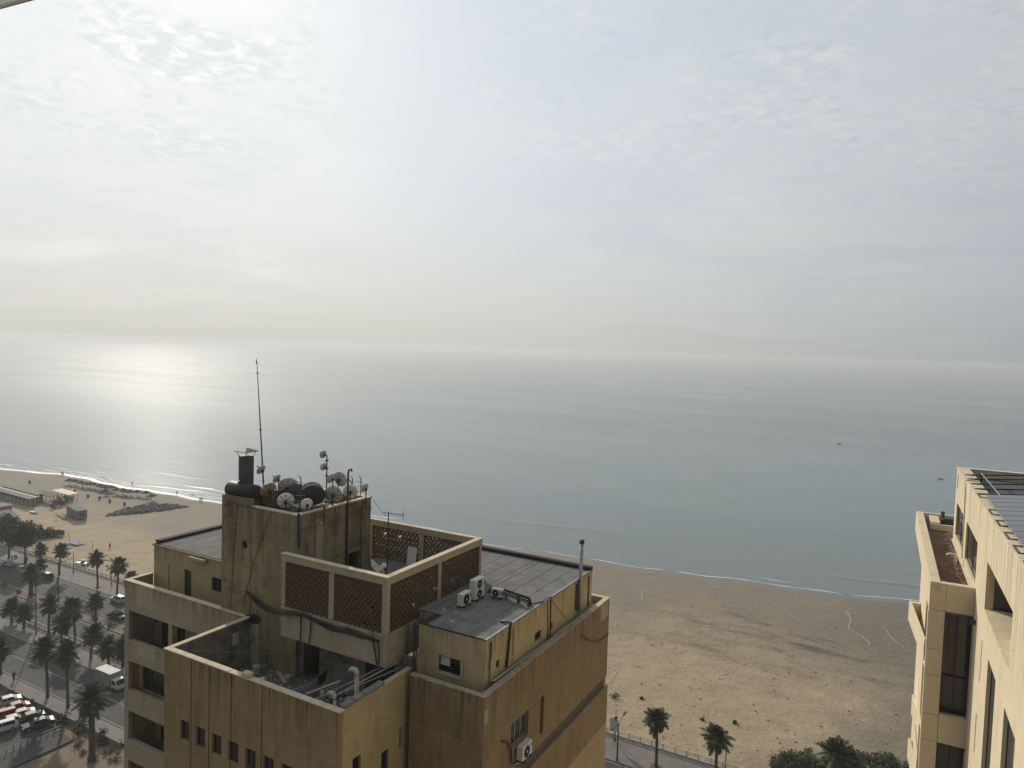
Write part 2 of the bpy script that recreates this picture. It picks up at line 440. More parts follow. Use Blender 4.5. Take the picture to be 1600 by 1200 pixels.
def sand_z(x, y):
    s = shore_y(x); k = max(0.0, min(1.0, (y - RAIL1) / max(20.0, s - RAIL1)))
    base = G - 0.55 + (SEA - 0.02 - (G - 0.55)) * k ** 1.3
    if y > s: base = SEA - 0.02 - (y - s) * 0.06
    return base + (vnoise(x * 0.16, y * 0.16) - 0.5) * 0.30 * (1 - k) * min(1, (y - RAIL1) * 0.2) + (vnoise(x * 0.6, y * 0.6) - 0.5) * 0.10 * (1 - k)


m = bpy.data.materials.new('sand'); m.use_nodes = True; MAT['sand'] = m
t = NT(m.node_tree); b = t.n['Principled BSDF']
pos = t.new('ShaderNodeNewGeometry').outputs['Position']
at = t.new('ShaderNodeAttribute'); at.attribute_name = 'shore'; sh = at.outputs['Fac']      # metres from the water line, landwards
sx = t.new('ShaderNodeSeparateXYZ'); t.l.new(pos, sx.inputs[0])
n0 = t.noise(pos, 0.035, 5, 0.6); n1 = t.noise(pos, 0.25, 5, 0.65); n2 = t.noise(pos, 1.9, 6, 0.8)
tan = t.mix(t.maprange(n1, 0.3, 0.7), (0.302, 0.228, 0.140), (0.408, 0.314, 0.200))
coarse = t.mix(t.maprange(n2, 0.3, 0.7), (0.182, 0.150, 0.110), (0.275, 0.226, 0.166))
edge = t.math('ADD', sh, t.math('MULTIPLY', t.math('SUBTRACT', n0, 0.5), 70.0))
c = t.mix(t.maprange(edge, 24, 58, 0, 1, True), coarse, tan)
pebb = t.maprange(n2, 0.56, 0.70, 0, 1)
c = t.mix(t.math('MULTIPLY', pebb, t.maprange(edge, 15, 60, 0.6, 0.35)), c, (0.16, 0.125, 0.095))
# dried weed lines on the right part of the beach
wd = t.noise(t.scale(pos, (0.05, 0.16, 0.1)), 1.0, 6, 0.72, 0.6)
band = t.math('MULTIPLY', t.maprange(sh, 20, 34, 0, 1, True), t.maprange(sh, 52, 70, 1, 0, True))
band = t.math('MULTIPLY', band, t.maprange(sx.outputs['X'], -75, -20, 0, 1, True))
c = t.mix(t.math('MULTIPLY', band, t.maprange(wd, 0.47, 0.66, 0.15, 1.0, True)), c, (0.085, 0.075, 0.055))
weed = t.maprange(t.math('ADD', sx.outputs['X'], t.math('MULTIPLY', n0, 60)), 10, 30, 0, 0.8, True)
c = t.mix(weed, c, (0.17, 0.145, 0.105))
wet = t.maprange(sh, 0.6, 5.5, 1, 0, True)
c = t.mix(wet, c, (0.15, 0.118, 0.088))
t.l.new(c, b.inputs['Base Color'])
t.l.new(t.math('SUBTRACT', 0.92, t.math('MULTIPLY', wet, 0.6)), b.inputs['Roughness'])
b.inputs['Specular IOR Level'].default_value = 0.35
bn = t.new('ShaderNodeBump'); bn.inputs['Strength'].default_value = 0.75; bn.inputs['Distance'].default_value = 0.35
hh = t.math('ADD', t.noise(pos, 0.9, 5, 0.65), t.math('MULTIPLY', t.noise(pos, 0.22, 3), 1.2))
t.l.new(t.math('MULTIPLY', hh, t.math('SUBTRACT', 1.0, t.math('MULTIPLY', wet, 0.9))), bn.inputs['Height']); t.l.new(bn.outputs[0], b.inputs['Normal'])

xs = frange(-2600, -460, 40) + frange(-460, 60, 420)[1:] + frange(60, 2600, 40)[1:]
ks = frange(0, 1, 70) + [1.05, 1.15, 1.4]
beach = grid('beach', xs, ks, sand_z, 'sand', yf=lambda x, k: RAIL1 - 0.3 + (shore_y(x) - RAIL1 + 0.3) * k)
tag(beach, kind='structure')
att = beach.data.attributes.new('shore', 'FLOAT', 'POINT')
att.data.foreach_set('value', [shore_y(v.co.x) - v.co.y for v in beach.data.vertices])

# sea: one sheet from the shore to the horizon; low swell ridges run in along the shore
m = bpy.data.materials.new('sea_water'); m.use_nodes = True; MAT['sea_water'] = m
t = NT(m.node_tree); b = t.n['Principled BSDF']
pos = t.new('ShaderNodeNewGeometry').outputs['Position']
at = t.new('ShaderNodeAttribute'); at.attribute_name = 'off'; so = at.outputs['Fac']
deep = t.mix(t.maprange(so, 0, 160, 0, 1), (0.15, 0.172, 0.158), (0.105, 0.155, 0.160))
patch = t.noise(t.scale(pos, (0.004, 0.012, 1)), 1.0, 5, 0.6, 0.4)
deep = t.mix(t.maprange(patch, 0.35, 0.65, 0, 0.5), deep, (0.080, 0.125, 0.138))
t.l.new(deep, b.inputs['Base Color'])
b.inputs['IOR'].default_value = 1.33; b.inputs['Specular IOR Level'].default_value = 0.5
calm = t.noise(t.scale(pos, (0.0022, 0.009, 1)), 1.0, 4, 0.6, 0.3)
b.inputs['Roughness'].default_value = 0.14
w1 = t.noise(t.scale(pos, (0.20, 0.55, 1)), 1.0, 4, 0.6, 0.3)
w2 = t.noise(t.scale(pos, (0.9, 1.7, 1)), 1.0, 3, 0.6)
w3 = t.noise(t.scale(pos, (0.03, 0.10, 1)), 1.0, 3, 0.5)
hgt = t.math('ADD', t.math('ADD', t.math('MULTIPLY', w1, 0.55), t.math('MULTIPLY', w2, 0.22)), t.math('MULTIPLY', w3, 0.9))
bn = t.new('ShaderNodeBump'); bn.inputs['Distance'].default_value = 1.0
t.l.new(t.math('MULTIPLY', t.maprange(so, 10, 300, 0.75, 1.0, True), t.maprange(calm, 0.35, 0.62, 0.10, 0.24)), bn.inputs['Strength'])
t.l.new(hgt, bn.inputs['Height']); t.l.new(bn.outputs[0], b.inputs['Normal'])
# part of the surface is ruffled by wind: a second, rougher lobe, none of it in the lee of the shore
b2 = t.new('ShaderNodeBsdfPrincipled'); t.l.new(deep, b2.inputs['Base Color']); b2.inputs['IOR'].default_value = 1.33; b2.inputs['Roughness'].default_value = 0.55
bn2 = t.new('ShaderNodeBump'); bn2.inputs['Distance'].default_value = 1.0; bn2.inputs['Strength'].default_value = 0.5
t.l.new(hgt, bn2.inputs['Height']); t.l.new(bn2.outputs[0], b2.inputs['Normal'])
ms_ = t.new('ShaderNodeMixShader')
spark = t.noise(t.scale(pos, (0.35, 0.9, 1)), 1.0, 2, 0.6)
ruf = t.math('MULTIPLY', t.maprange(so, 60, 420, 0.03, 0.27, True), t.maprange(calm, 0.36, 0.60, 0.6, 1.1))
ruf = t.math('MULTIPLY', ruf, t.maprange(spark, 0.35, 0.68, 0.35, 1.7))
t.l.new(ruf, ms_.inputs[0]); t.l.new(b.outputs[0], ms_.inputs[1]); t.l.new(b2.outputs[0], ms_.inputs[2])
t.l.new(ms_.outputs[0], t.n['Material Output'].inputs['Surface'])


def sea_z(x, d):
    z = SEA
    if 0 < d < 120:
        for c0, hgt_, wdt, ph in ((6, 0.12, 1.2, 0.0), (15, 0.16, 1.2, 2.1), (31, 0.13, 1.5, 4.0)):
            cc = c0 + 2.6 * math.sin(x * 0.021 + ph) + 1.3 * math.sin(x * 0.067 + ph * 2)
            a = max(0.0, vnoise(x * 0.03 + ph * 9, ph) - 0.38) * 1.6
            z += hgt_ * a * math.exp(-((d - cc) / wdt) ** 2)
    return z


xs = [-26000, -16000, -9000, -5000, -3200] + frange(-2600, -460, 40) + frange(-460, 60, 300)[1:] + frange(60, 2600, 40)[1:] + [4000, 8000, 15000, 26000]
ds = [-3.5, -1.5, 0] + frange(0, 60, 110)[1:] + [64, 70, 80, 95, 115, 140, 180, 240, 330, 460, 700, 1100, 1800, 3000, 5200, 9000, 15000, 26000]
vs = []; offs = []
for d in ds:
    for x in xs:
        s = shore_y(max(-2599, min(2599, x)))
        vs.append((x, s + d, sea_z(x, d))); offs.append(d)
nx = len(xs); mb = MB(); mb.v = vs
mb.f = [(j * nx + i, j * nx + i + 1, (j + 1) * nx + i + 1, (j + 1) * nx + i) for j in range(len(ds) - 1) for i in range(nx - 1)]
sea = mb.build('sea', 'sea_water', None, smooth=True); tag(sea, kind='structure')
att = sea.data.attributes.new('off', 'FLOAT', 'POINT'); att.data.foreach_set('value', offs)

# foam left by the small breakers: irregular thin strips on the water
mb = MB(); rf = random.Random(3)
def foam_strip(x0, x1, d0, wd):
    n = max(4, int((x1 - x0) / 1.5)); o = len(mb.v)
    for i in range(n + 1):
        x = x0 + (x1 - x0) * i / n; e = max(0.0, math.sin(math.pi * i / n)) ** 0.5
        d = d0 + 2.6 * math.sin(x * 0.021 + d0) * 0.5 + 0.7 * vnoise(x * 0.3, d0)
        ww = wd * e * (0.35 + 1.1 * vnoise(x * 0.5, d0 * 3))
        for q in (-0.5, 0.5):
            dd = max(-0.6, d + q * ww); mb.v.append((x, shore_y(x) + dd, max(sea_z(x, dd), sand_z(x, shore_y(x) + dd)) + 0.03))
    for i in range(n): a = o + 2 * i; mb.f.append((a, a + 2, a + 3, a + 1))
x = -430
while x < 50:
    L = rf.uniform(14, 40)
    left = x < -170
    foam_strip(x, x + L, 0.5, 1.3 if left else rf.uniform(.25, .6))
    if left:
        foam_strip(x + rf.uniform(-8, 8), x + L * rf.uniform(0.5, 1), rf.uniform(3.0, 5.5), rf.uniform(0.8, 1.6))
        if rf.random() < 0.6: foam_strip(x + rf.uniform(-5, 5), x + L * 0.6, rf.uniform(9, 14), rf.uniform(0.5, 1.0))
    elif rf.random() < 0.35: foam_strip(x, x + L * 0.4, rf.uniform(5, 8), 0.35)
    x += L * 0.85
tag(mb.build('sea_foam', 'sea_foam'), 'white foam lines of small waves breaking along the sandy shore', 'foam', kind='stuff')

# ------------------------------------------------------------------ promenade, roads, kerbs
def strip(name, y0, y1, z0, z1, matname, x0=XL, x1=XR):
    return tag(MB().box(x0, x1, y0, y1, z0, z1).build(name, matname), kind='structure')
strip('road', MEDF + 0.25, KERB1 - 0.25, G - 0.4, G, 'asphalt')
strip('road', RAIL2 + 0.1, MEDN - 0.25, G - 0.4, G, 'asphalt')
strip('road', KERB3 + 0.25, KERB2 - 0.25, G - 0.4, G, 'asphalt')
strip('promenade', KERB1, RAIL1 + 0.25, G - 1.4, G + 0.13, 'pavement')
strip('kerb', KERB1 - 0.25, KERB1 - 0.003, G - 0.4, G + 0.12, 'kerb')
strip('kerb', MEDF, MEDF + 0.247, G - 0.4, G + 0.15, 'kerb')
strip('median', MEDN + 0.003, MEDF - 0.003, G - 0.4, G + 0.11, 'median_soil')
strip('kerb', MEDN - 0.247, MEDN, G - 0.4, G + 0.15, 'kerb')
strip('pavement', KERB2 + 0.003, RAIL2 + 0.097, G - 0.4, G + 0.13, 'pavement')
strip('kerb', KERB2 - 0.247, KERB2, G - 0.4, G + 0.12, 'kerb')
strip('kerb', KERB3, KERB3 + 0.247, G - 0.4, G + 0.12, 'kerb')
strip('pavement', KERB3 - 2.0, KERB3 - 0.003, G - 0.4, G + 0.13, 'pavement')
# worn paint: edge and lane lines
mb = MB()
for yy, dash in ((LINE3, 0), (KERB3 + 0.8, 0), (KERB1 - 0.7, 0), (MEDF + 0.7, 0), (MEDN - 0.7, 0), (98.0, 3), (86.6, 3)):
    x = -420.0
    while x < 60:
        if dash: mb.box(x, x + 2.6, yy - 0.06, yy + 0.06, G + 0.001, G + 0.005); x += 8
        else: mb.box(x, x + 24 - 0.02, yy - 0.06, yy + 0.06, G + 0.001, G + 0.005); x += 24
mat('road_paint', (0.30, 0.29, 0.27), var=0.5, vs=0.8)
tag(mb.build('road_marking', 'road_paint'), kind='structure')
# car park below the third road, earth slope beside it
tag(MB().box(-260, -112, 46, 62.5, G - 0.4, G - 0.06).build('car_park', 'asphalt'), kind='structure')

# ------------------------------------------------------------------ railings
def railing(name, label, y, ranges, x0, x1, z, hgt, pitch, group=None):
    t_ = thing(name, label, 'railing', ((x0 + x1) / 2, y, z), 0, group)
    MB().box(x0, x1, y - 0.06, y + 0.06, z + hgt - 0.1, z + hgt).build('top_rail', 'rail_white', t_)
    MB().box(x0, x1, y - 0.07, y + 0.07, z, z + 0.16).build('base_kerb', 'rail_white', t_)
    MB().box(x0, x1, y - 0.03, y + 0.03, z + 0.24, z + 0.30).build('bottom_rail', 'rail_white', t_)
    pm = None; bal = MB()
    for a, bb in ranges:
        x = a
        while x < bb:
            if pm is None:
                pm = MB().box(-0.09, 0.09, -0.09, 0.09, 0, hgt + 0.06).build('post', 'rail_white', t_, off=Vector((0, 0, 0)))
                o = pm
            else:
                o = pm.copy(); COL.objects.link(o); o.parent = t_
            o.location = (x - (x0 + x1) / 2, 0, 0)
            for k in range(1, 8):
                xx = x + pitch * k / 8; bal.box(xx - 0.025, xx + 0.025, y - 0.022, y + 0.022, z + 0.30, z + hgt - 0.1)
            x += pitch
    tag(bal.build('baluster', 'rail_white', t_), kind='stuff')
    return t_


railing('railing', 'long pale balustrade on the seaward edge of the promenade', RAIL1, ((-250, -160), (-48, 6)), -420, 60, G + 0.13, 1.0, 1.9)
railing('railing', 'pale railing between the two lower carriageways, behind leaning palms', RAIL2, ((-186, -122),), -420, 30, G + 0.13, 1.0, 1.9)

# ------------------------------------------------------------------ plants
def palm_mesh(seed, crown_r, nfr):
    rg = random.Random(seed); mb = MB(); lean_l = MB()
    for k in range(nfr):
        az = k * 2.39996 + rg.uniform(-0.25, 0.25)
        el = R(84 - (112 + 24 * hash2(seed, 9)) * (k / nfr) ** 0.9 + rg.uniform(-13, 13))
        L = crown_r * rg.uniform(0.7, 1.15) * (0.85 if el > 1.0 else 1.0)
        p = Vector((0, 0, rg.uniform(-0.15, 0.25))); d = Vector((math.cos(az) * math.cos(el), math.sin(az) * math.cos(el), math.sin(el)))
        seg = 6; pts = [p]
        for s in range(seg):
            d = (d + Vector((0, 0, -0.055 - 0.10 * s / seg))).normalized(); p = p + d * (L / seg); pts.append(p)
        side0 = Vector((-math.sin(az), math.cos(az), 0))
        for s in range(1, seg + 1):
            a, bq = pts[s - 1], pts[s]; dd = (bq - a).normalized()
            o = len(mb.v); ww = 0.03
            mb.add([a - side0 * ww, a + side0 * ww, bq + side0 * ww * 0.6, bq - side0 * ww * 0.6], [(0, 1, 2, 3)])
            if s < 2: continue
            nl = 5
            for j in range(nl):
                base = a.lerp(bq, j / nl)
                tt = (s - 1 + j / nl) / seg; ll = crown_r * 0.34 * math.sin(math.pi * min(1, 0.18 + tt * 0.80)) + 0.14
                for sg in (-1, 1):
                    tip = base + (side0 * sg * 0.75 + dd * 0.75 + Vector((0, 0, -0.28 + rg.uniform(-.15, .15)))).normalized() * ll
                    wv = dd * 0.085
                    mb.add([base - wv, base + wv, tip], [(0, 1, 2)])
    return mb


def skirt_mesh(seed, r, h):
    rg = random.Random(seed); mb = MB()
    for k in range(90):
        az = rg.uniform(0, 6.283); z0 = rg.uniform(-0.5 * h, 0.1)
        a = Vector((math.cos(az) * 0.22, math.sin(az) * 0.22, z0)); rr = r * rg.uniform(0.5, 1.0) * (1 - 0.25 * (-z0 / h))
        bq = Vector((math.cos(az) * rr, math.sin(az) * rr, z0 - h * rg.uniform(0.28, 0.5)))
        sd = Vector((-math.sin(az), math.cos(az), 0)) * rg.uniform(0.06, 0.13)
        e = bq + Vector((0, 0, -h * rg.uniform(0.1, 0.28)))
        mb.add([a - sd * 0.4, a + sd * 0.4, bq + sd, bq - sd, e], [(0, 1, 2, 3), (3, 2, 4)])
    return mb


def trunk_mesh(seed, h, r0, lean=0.03):
    rg = random.Random(seed); pts = []; rs = []; n = 14; ph = rg.uniform(0, 6)
    for i in range(n + 1):
        k = i / n; pts.append((lean * h * k * k * math.cos(ph), lean * h * k * k * math.sin(ph), h * k))
        rs.append(r0 * (1.25 if i == 0 else 1.0 - 0.25 * k) * (1 + (0.06 if i % 2 else -0.04)))
    return MB().tube(pts, rs, 10), Vector(pts[-1])


def make_palm(label, h, crown_r, skirt, seed, loc, group=None, trunk_r=0.24):
    t_ = thing('palm_tree', label, 'palm tree', loc, 0, group, local=True)
    tm, top = trunk_mesh(seed, h, trunk_r, 0.02 + 0.09 * hash2(seed, 3)); tm.build('trunk', 'trunk', t_, smooth=True)
    cm = palm_mesh(seed + 1, crown_r, 58); c_ = cm.build('crown', 'palm_leaf', t_); c_.location = top
    if skirt:
        s_ = skirt_mesh(seed + 2, crown_r * 0.42, skirt).build('dead_frond_skirt', 'dead_frond', t_); s_.location = top
    return t_


def leaf_cloud(mb, c, rad, n, size, rg, squash=0.8, clumps=10):
    cs = []
    for k in range(clumps):
        v = Vector((rg.gauss(0, 1), rg.gauss(0, 1), rg.gauss(0, 1))).normalized() * rg.uniform(0.45, 0.85)
        cs.append((Vector((v.x * rad, v.y * rad, v.z * rad * squash)), rad * rg.uniform(0.28, 0.48)))
    for i in range(n):
        cc, cr = cs[i % clumps]
        v = Vector((rg.gauss(0, 1), rg.gauss(0, 1), rg.gauss(0, 1))).normalized() * cr * rg.uniform(0.55, 1.0)
        p = Vector(c) + cc + v; M = Matrix.Rotation(rg.uniform(0, 6.28), 3, Vector((rg.gauss(0, 1), rg.gauss(0, 1), rg.gauss(0, 1))).normalized())
        s = size * rg.uniform(0.6, 1.3)
        mb.add([p + M @ Vector((-s, 0, 0)), p + M @ Vector((0, -s * 0.5, 0)), p + M @ Vector((s, 0, 0)), p + M @ Vector((0, s * 0.5, 0))], [(0, 1, 2, 3)])


def make_tree(label, h, rad, loc, seed, group=None, n=5200, size=0.3):
    rg = random.Random(seed); t_ = thing('tree', label, 'tree', loc, 0, group, local=True)
    fork = h * 0.45; mb = MB().tube([(0, 0, 0), (0.06, 0.03, fork * 0.5), (0, 0, fork)], [0.32, 0.24, 0.2], 9)
    for k in range(6):
        a = k * 1.05 + rg.uniform(-.3, .3); mb.tube([(0, 0, fork - 0.2), (math.cos(a) * rad * 0.35, math.sin(a) * rad * 0.35, fork + (h - fork) * 0.35), (math.cos(a) * rad * 0.65, math.sin(a) * rad * 0.65, fork + (h - fork) * rg.uniform(0.5, 0.75))], [0.14, 0.09, 0.04], 6)
    mb.build('trunk', 'trunk', t_, smooth=True)
    lm = MB(); leaf_cloud(lm, (0, 0, fork + (h - fork) * 0.42), rad, n, size, rg, (h - fork) * 0.62 / rad, 14)
    lm.build('crown', 'tree_leaf', t_)
    return t_


def make_shrub(label, rad, h, loc, seed, group=None, n=500, size=0.16, mt='shrub_leaf', name='shrub', cat='shrub'):
    rg = random.Random(seed); t_ = thing(name, label, cat, loc, 0, group, local=True)
    mb = MB()
    for k in range(6):
        a = rg.uniform(0, 6.28); mb.tube([(0, 0, 0), (math.cos(a) * rad * 0.4, math.sin(a) * rad * 0.4, h * 0.55)], [0.05, 0.02], 5)
    mb.build('stem', 'trunk', t_)
    lm = MB(); leaf_cloud(lm, (0, 0, h * 0.5), rad, n, size, rg, h * 0.55 / rad, 9); lm.build('foliage', mt, t_)
    return t_

# ------------------------------------------------------------------ main apartment building (axis aligned, seen from above)
ZP, ZF = 33.24, 32.2                      # parapet top, roof terrace floor
BLD = thing('apartment_building', 'weathered ochre apartment block with rooftop tower, tiled lattice enclosure and terraces', 'building', (-28, 31, G))


def bp(mb, name, matn, bevel=0.0, smooth=False, parent=None, kind=None, label=None):
    o = mb.build(name, matn, parent or BLD, smooth, bevel)
    if kind: o['kind'] = kind
    if label: o['label'] = label
    return o


def window(axis, p, b0, b1, c0, c1, depth, parent=None, mullions=1, fm='dark_metal', gm='glass', fw=0.05, inward=1, bars=0):
    """frame standing at p+inward*depth with its panes as children; p is the outer face"""
    q0, q1 = p + inward * (depth - 0.03), p + inward * (depth + 0.03)
    fb = MB()
    def B(mb, a0, a1, z0, z1, e=0.0):
        if axis == 'y': mb.box(a0, a1, q0 - e, q1 + e, z0, z1)
        else: mb.box(q0 - e, q1 + e, a0, a1, z0, z1)
    B(fb, b0 + 0.002, b0 + fw, c0 + 0.002, c1 - 0.002); B(fb, b1 - fw, b1 - 0.002, c0 + 0.002, c1 - 0.002)
    B(fb, b0 + fw, b1 - fw, c0 + 0.002, c0 + fw); B(fb, b0 + fw, b1 - fw, c1 - fw, c1 - 0.002)
    n = mullions + 1; wd = (b1 - b0 - 2 * fw) / n
    for k in range(1, n):
        a = b0 + fw + wd * k; B(fb, a - fw / 2, a + fw / 2, c0 + fw, c1 - fw)
    for k in range(bars):
        zz = c0 + fw + (c1 - c0 - 2 * fw) * (k + 1) / (bars + 1); B(fb, b0 + fw, b1 - fw, zz - 0.012, zz + 0.012, 0.01)
    wo = bp(fb, 'window', fm, parent=parent)
    pm = p + inward * depth
    for k in range(n):
        a0 = b0 + fw + wd * k + (fw / 2 if k else 0); a1 = b0 + fw + wd * (k + 1) - (fw / 2 if k < n - 1 else 0)
        g = MB()
        if axis == 'y': g.box(a0, a1, pm - 0.008, pm + 0.008, c0 + fw, c1 - fw)
        else: g.box(pm - 0.008, pm + 0.008, a0, a1, c0 + fw, c1 - fw)
        bp(g, 'pane', gm, parent=wo)
    return wo


# --- left arm: loggias one above the other in the face turned to the camera
YF = 25.77; XLA, XLB = -40.77, -30.12
holes = []; lv = []
for k in range(5):
    top = 31.41 - 3.11 * k; holes.append((-40.35, -31.0, top - 1.80, top)); lv.append(top)
mb = wall(MB(), 'y', YF, YF + 0.25, XLA, XLB, 14, ZP - 0.06, holes)
bp(mb, 'wall', 'plaster_grey')
bp(MB().box(XLA, XLB, YF, YF + 0.25, G, 13.997), 'wall', 'plaster_grey')
bp(MB().box(XLA, XLA + 0.25, YF + 0.253, 39.6, G, ZF), 'wall', 'plaster_grey')
bp(MB().box(XLA, XLA + 0.25, YF + 0.253, 27.46, ZF + 0.003, ZP - 0.06), 'wall', 'plaster_grey')
# copings
bp(MB().box(XLA - 0.04, XLB + 0.02, YF - 0.05, YF + 0.29, ZP - 0.057, ZP), 'coping', 'coping', 0.012)
bp(MB().box(XLA - 0.04, XLA + 0.29, YF + 0.293, 27.455, ZP - 0.057, ZP), 'coping', 'coping', 0.012)
for k, top in enumerate(lv):
    fl = top - 2.75
    bp(MB().box(XLA + 0.253, XLB + 2, YF + 0.253, 28.4, fl - 0.22, fl), 'floor_slab', 'concrete')
    # back wall of the loggia with a wide door or window
    dh = (-39.9, -37.6, fl + 0.05, fl + 2.15) if k != 1 else (-40.1, -37.7, fl + 0.75, fl + 2.2)
    yb = 27.6 if k != 1 else 26.5
    mb = wall(MB(), 'y', yb, yb + 0.18, XLA + 0.253, XLB + 2, fl + 0.003, top + 0.12, [dh])
    bp(mb, 'loggia_wall', 'plaster_yellow')
    window('y', yb, *dh, 0.09, mullions=1 if k != 1 else 2, fm='joint_dark', gm='glass_dim')
    if k != 1: bp(MB().box(-37.0, -36.65, 26.05, 26.4, fl + 0.003, top + 0.12), 'column', 'plaster_yellow')
    bp(MB().box(-40.45, -31.0, YF - 0.05, YF - 0.003, top - 1.86, top - 1.80), 'sill', 'frame_plaster')
    bp(MB().box(XLA + 0.253, XLB + 2, YF + 0.253, 28.4, top + 0.123, top + 0.14), 'ceiling', 'plaster_grey')
# folded awning hanging in the top loggia
bp(MB().box(-40.1, -38.3, YF + 0.3, YF + 0.55, 30.95, 31.3), 'awning', 'shade_green')
# core of the block below the roof level, behind all the faces
mb = MB().box(XLB + 2.0, -19.06, 26.4, 39.35, G, 30.5)
mb.box(XLA + 0.253, XLB + 1.997, 28.5, 39.35, G, ZF - 0.2)
bp(mb, 'core', 'plaster_grey')
bp(MB().box(XLA, -14.83, 39.353, 39.63, G, ZF), 'wall', 'plaster_grey')
# roof terrace floor in front of the left penthouse
bp(MB().box(XLA + 0.253, XLB, YF + 0.253, 27.6, ZF - 0.197, ZF), 'terrace_floor', 'terrace_floor')
bp(MB().box(XLA + 0.003, -27, 27.603, 39.6, ZF - 0.197, ZF), 'roof_slab', 'terrace_floor')

# construction joints and patched lines on the faces
rj = random.Random(77)
def joint(axis, pl, a0_, a1_, z, mt='plaster_grey', th=.014):
    x = a0_
    while x < a1_ - .1:
        e = min(a1_, x + rj.uniform(1.2, 3.5)); dz = rj.uniform(-.012, .012)
        if axis == 'y': bp(MB().box(x, e - .05, pl - .006, pl + .002, z + dz, z + dz + th), 'plaster_joint', mt)
        else: bp(MB().box(pl - .002, pl + .006, x, e - .05, z + dz, z + dz + th), 'plaster_joint', mt)
        x = e
joint('y', 21.0, -30.05, -19.1, 31.05); joint('y', 21.0, -30.05, -19.1, 28.6)
joint('y', 25.92, -32.25, -30.05, 38.2, 'plaster_grey', .03); joint('y', 25.92, -32.25, -30.05, 35.6, 'plaster_grey', .03)
joint('y', 25.95, -29.95, -26.7, 37.3, 'plaster_grey', .02)
joint('x', -26.603, 26.3, 31.5, 37.1, 'plaster_grey', .02)
joint('x', -14.8, 25.3, 39.5, 30.95); joint('y', 25.17, -18.6, -15.1, 30.95); joint('y', 25.17, -18.6, -15.1, 28.2)
joint('x', -19.05, 21.1, 25.7, 31.2)

# --- left penthouse
LY = 27.5
dr, wn = (-37.56, -36.92, ZF + 0.05, 34.0), (-35.1, -34.2, 33.15, 34.0)
mb = wall(MB(), 'y', LY, LY + 0.2, -40.5, -31.5, ZF + 0.003, 35.0, [dr, wn])
bp(mb, 'wall', 'plaster_yellow')
bp(MB().box(-40.5, -40.3, LY + 0.203, 36.5, ZF + 0.003, 35.0), 'wall', 'plaster_yellow')
bp(MB().box(-40.3, -31.5, 36.3, 36.5, ZF + 0.003, 35.0), 'wall', 'plaster_yellow')
dob = window('y', LY, *dr, 0.1, mullions=0, fm='joint_dark', gm='glass_dim'); dob.name = 'door'
window('y', LY, *wn, 0.12, mullions=1, fm='joint_dark', gm='glass')
bp(MB().box(-34.85, -34.45, LY + 0.18, LY + 0.2, 33.2, 33.95), 'curtain', 'linen_white')
bp(MB().box(-40.62, -31.45, LY - 0.08, 36.6, 35.003, 35.10), 'roof', 'plaster_yellow', 0.01)
bp(MB().box(-40.5, -31.45, LY + 0.0, 36.5, 35.102, 35.12), 'roof_felt', 'bitumen')
for k in range(8):
    x0 = -40.1 + 1.08 * k
    bp(MB().box(x0, x0 + 1.05, LY + 0.05, 36.45, 35.122, 35.130), 'roofing_strip', 'membrane')
bp(MB().box(-40.6, -40.15, LY + 0.15, 36.4, 35.15, 35.30), 'parapet', 'bitumen', 0.02)
bp(MB().box(-36.8, -35.4, LY - 0.32, LY - 0.085, 34.80, 34.98), 'canopy', 'plaster_yellow', 0.015)
bp(MB().box(-39.06, -39.03, LY - 0.015, LY - 0.002, ZF + 0.05, 34.1), 'downpipe', 'dark_metal')

# --- stair tower
TX0, TX1, TY0, TY1 = -32.28, -26.6, 25.95, 31.6
rw = (-30.72, -30.24, 36.78, 37.26)
mb = wall(MB(), 'y', TY0, TY0 + 0.25, TX0 + 2.28, TX1, 30.7, 39.12)
bp(mb, 'wall', 'tower_plaster')
# left shaft, a little proud and higher, with a real round opening
shaft = MB()
x0, x1, z0, z1 = TX0, TX0 + 2.277, 30.7, 39.52
cx, cz, rr = -30.48, 37.02, 0.24
n = 24; ring = []; sq = []
for i in range(n):
    a = 2 * math.pi * i / n; ca, sa = math.cos(a), math.sin(a); m_ = max(abs(ca), abs(sa))
    ring.append((cx + rr * ca, cz + rr * sa)); sq.append((cx + 0.4 * ca / m_, cz + 0.4 * sa / m_))
yy0 = TY0 - 0.03
for i in range(n):
    j = (i + 1) % n
    shaft.add([(ring[i][0], yy0, ring[i][1]), (ring[j][0], yy0, ring[j][1]), (sq[j][0], yy0, sq[j][1]), (sq[i][0], yy0, sq[i][1])], [(0, 3, 2, 1)])
    shaft.add([(ring[i][0], yy0, ring[i][1]), (ring[j][0], yy0, ring[j][1]), (ring[j][0], yy0 + 0.25, ring[j][1]), (ring[i][0], yy0 + 0.25, ring[i][1])], [(0, 1, 2, 3)])
wall(shaft, 'y', yy0, yy0 + 0.25, x0, x1, z0, z1, [(cx - 0.4, cx + 0.4, cz - 0.4, cz + 0.4)])
shaft.box(x0, x0 + 0.25, yy0 + 0.25, 28.6, z0, z1); shaft.box(x0 + 0.25, x1, 28.35, 28.6, 38.6, z1)
bp(shaft, 'wall', 'tower_plaster')
bp(MB().tube([(cx, yy0 + 0.16, cz), (cx, yy0 + 0.18, cz)], rr - 0.002, 20), 'window', 'glass')
bp(MB().box(TX0, TX0 + 0.25, 28.603, TY1, 30.7, 39.12), 'wall', 'tower_plaster')
mb = wall(MB(), 'x', TX1 - 0.25, TX1 - 0.003, TY0 + 0.253, TY1, 30.7, 39.12, [(29.75, 30.7, 34.82, 36.25)])
bp(mb, 'wall', 'tower_plaster')
bp(MB().box(TX0 + 0.253, TX1 - 0.253, TY1 - 0.25, TY1, 30.7, 39.12), 'wall', 'tower_plaster')
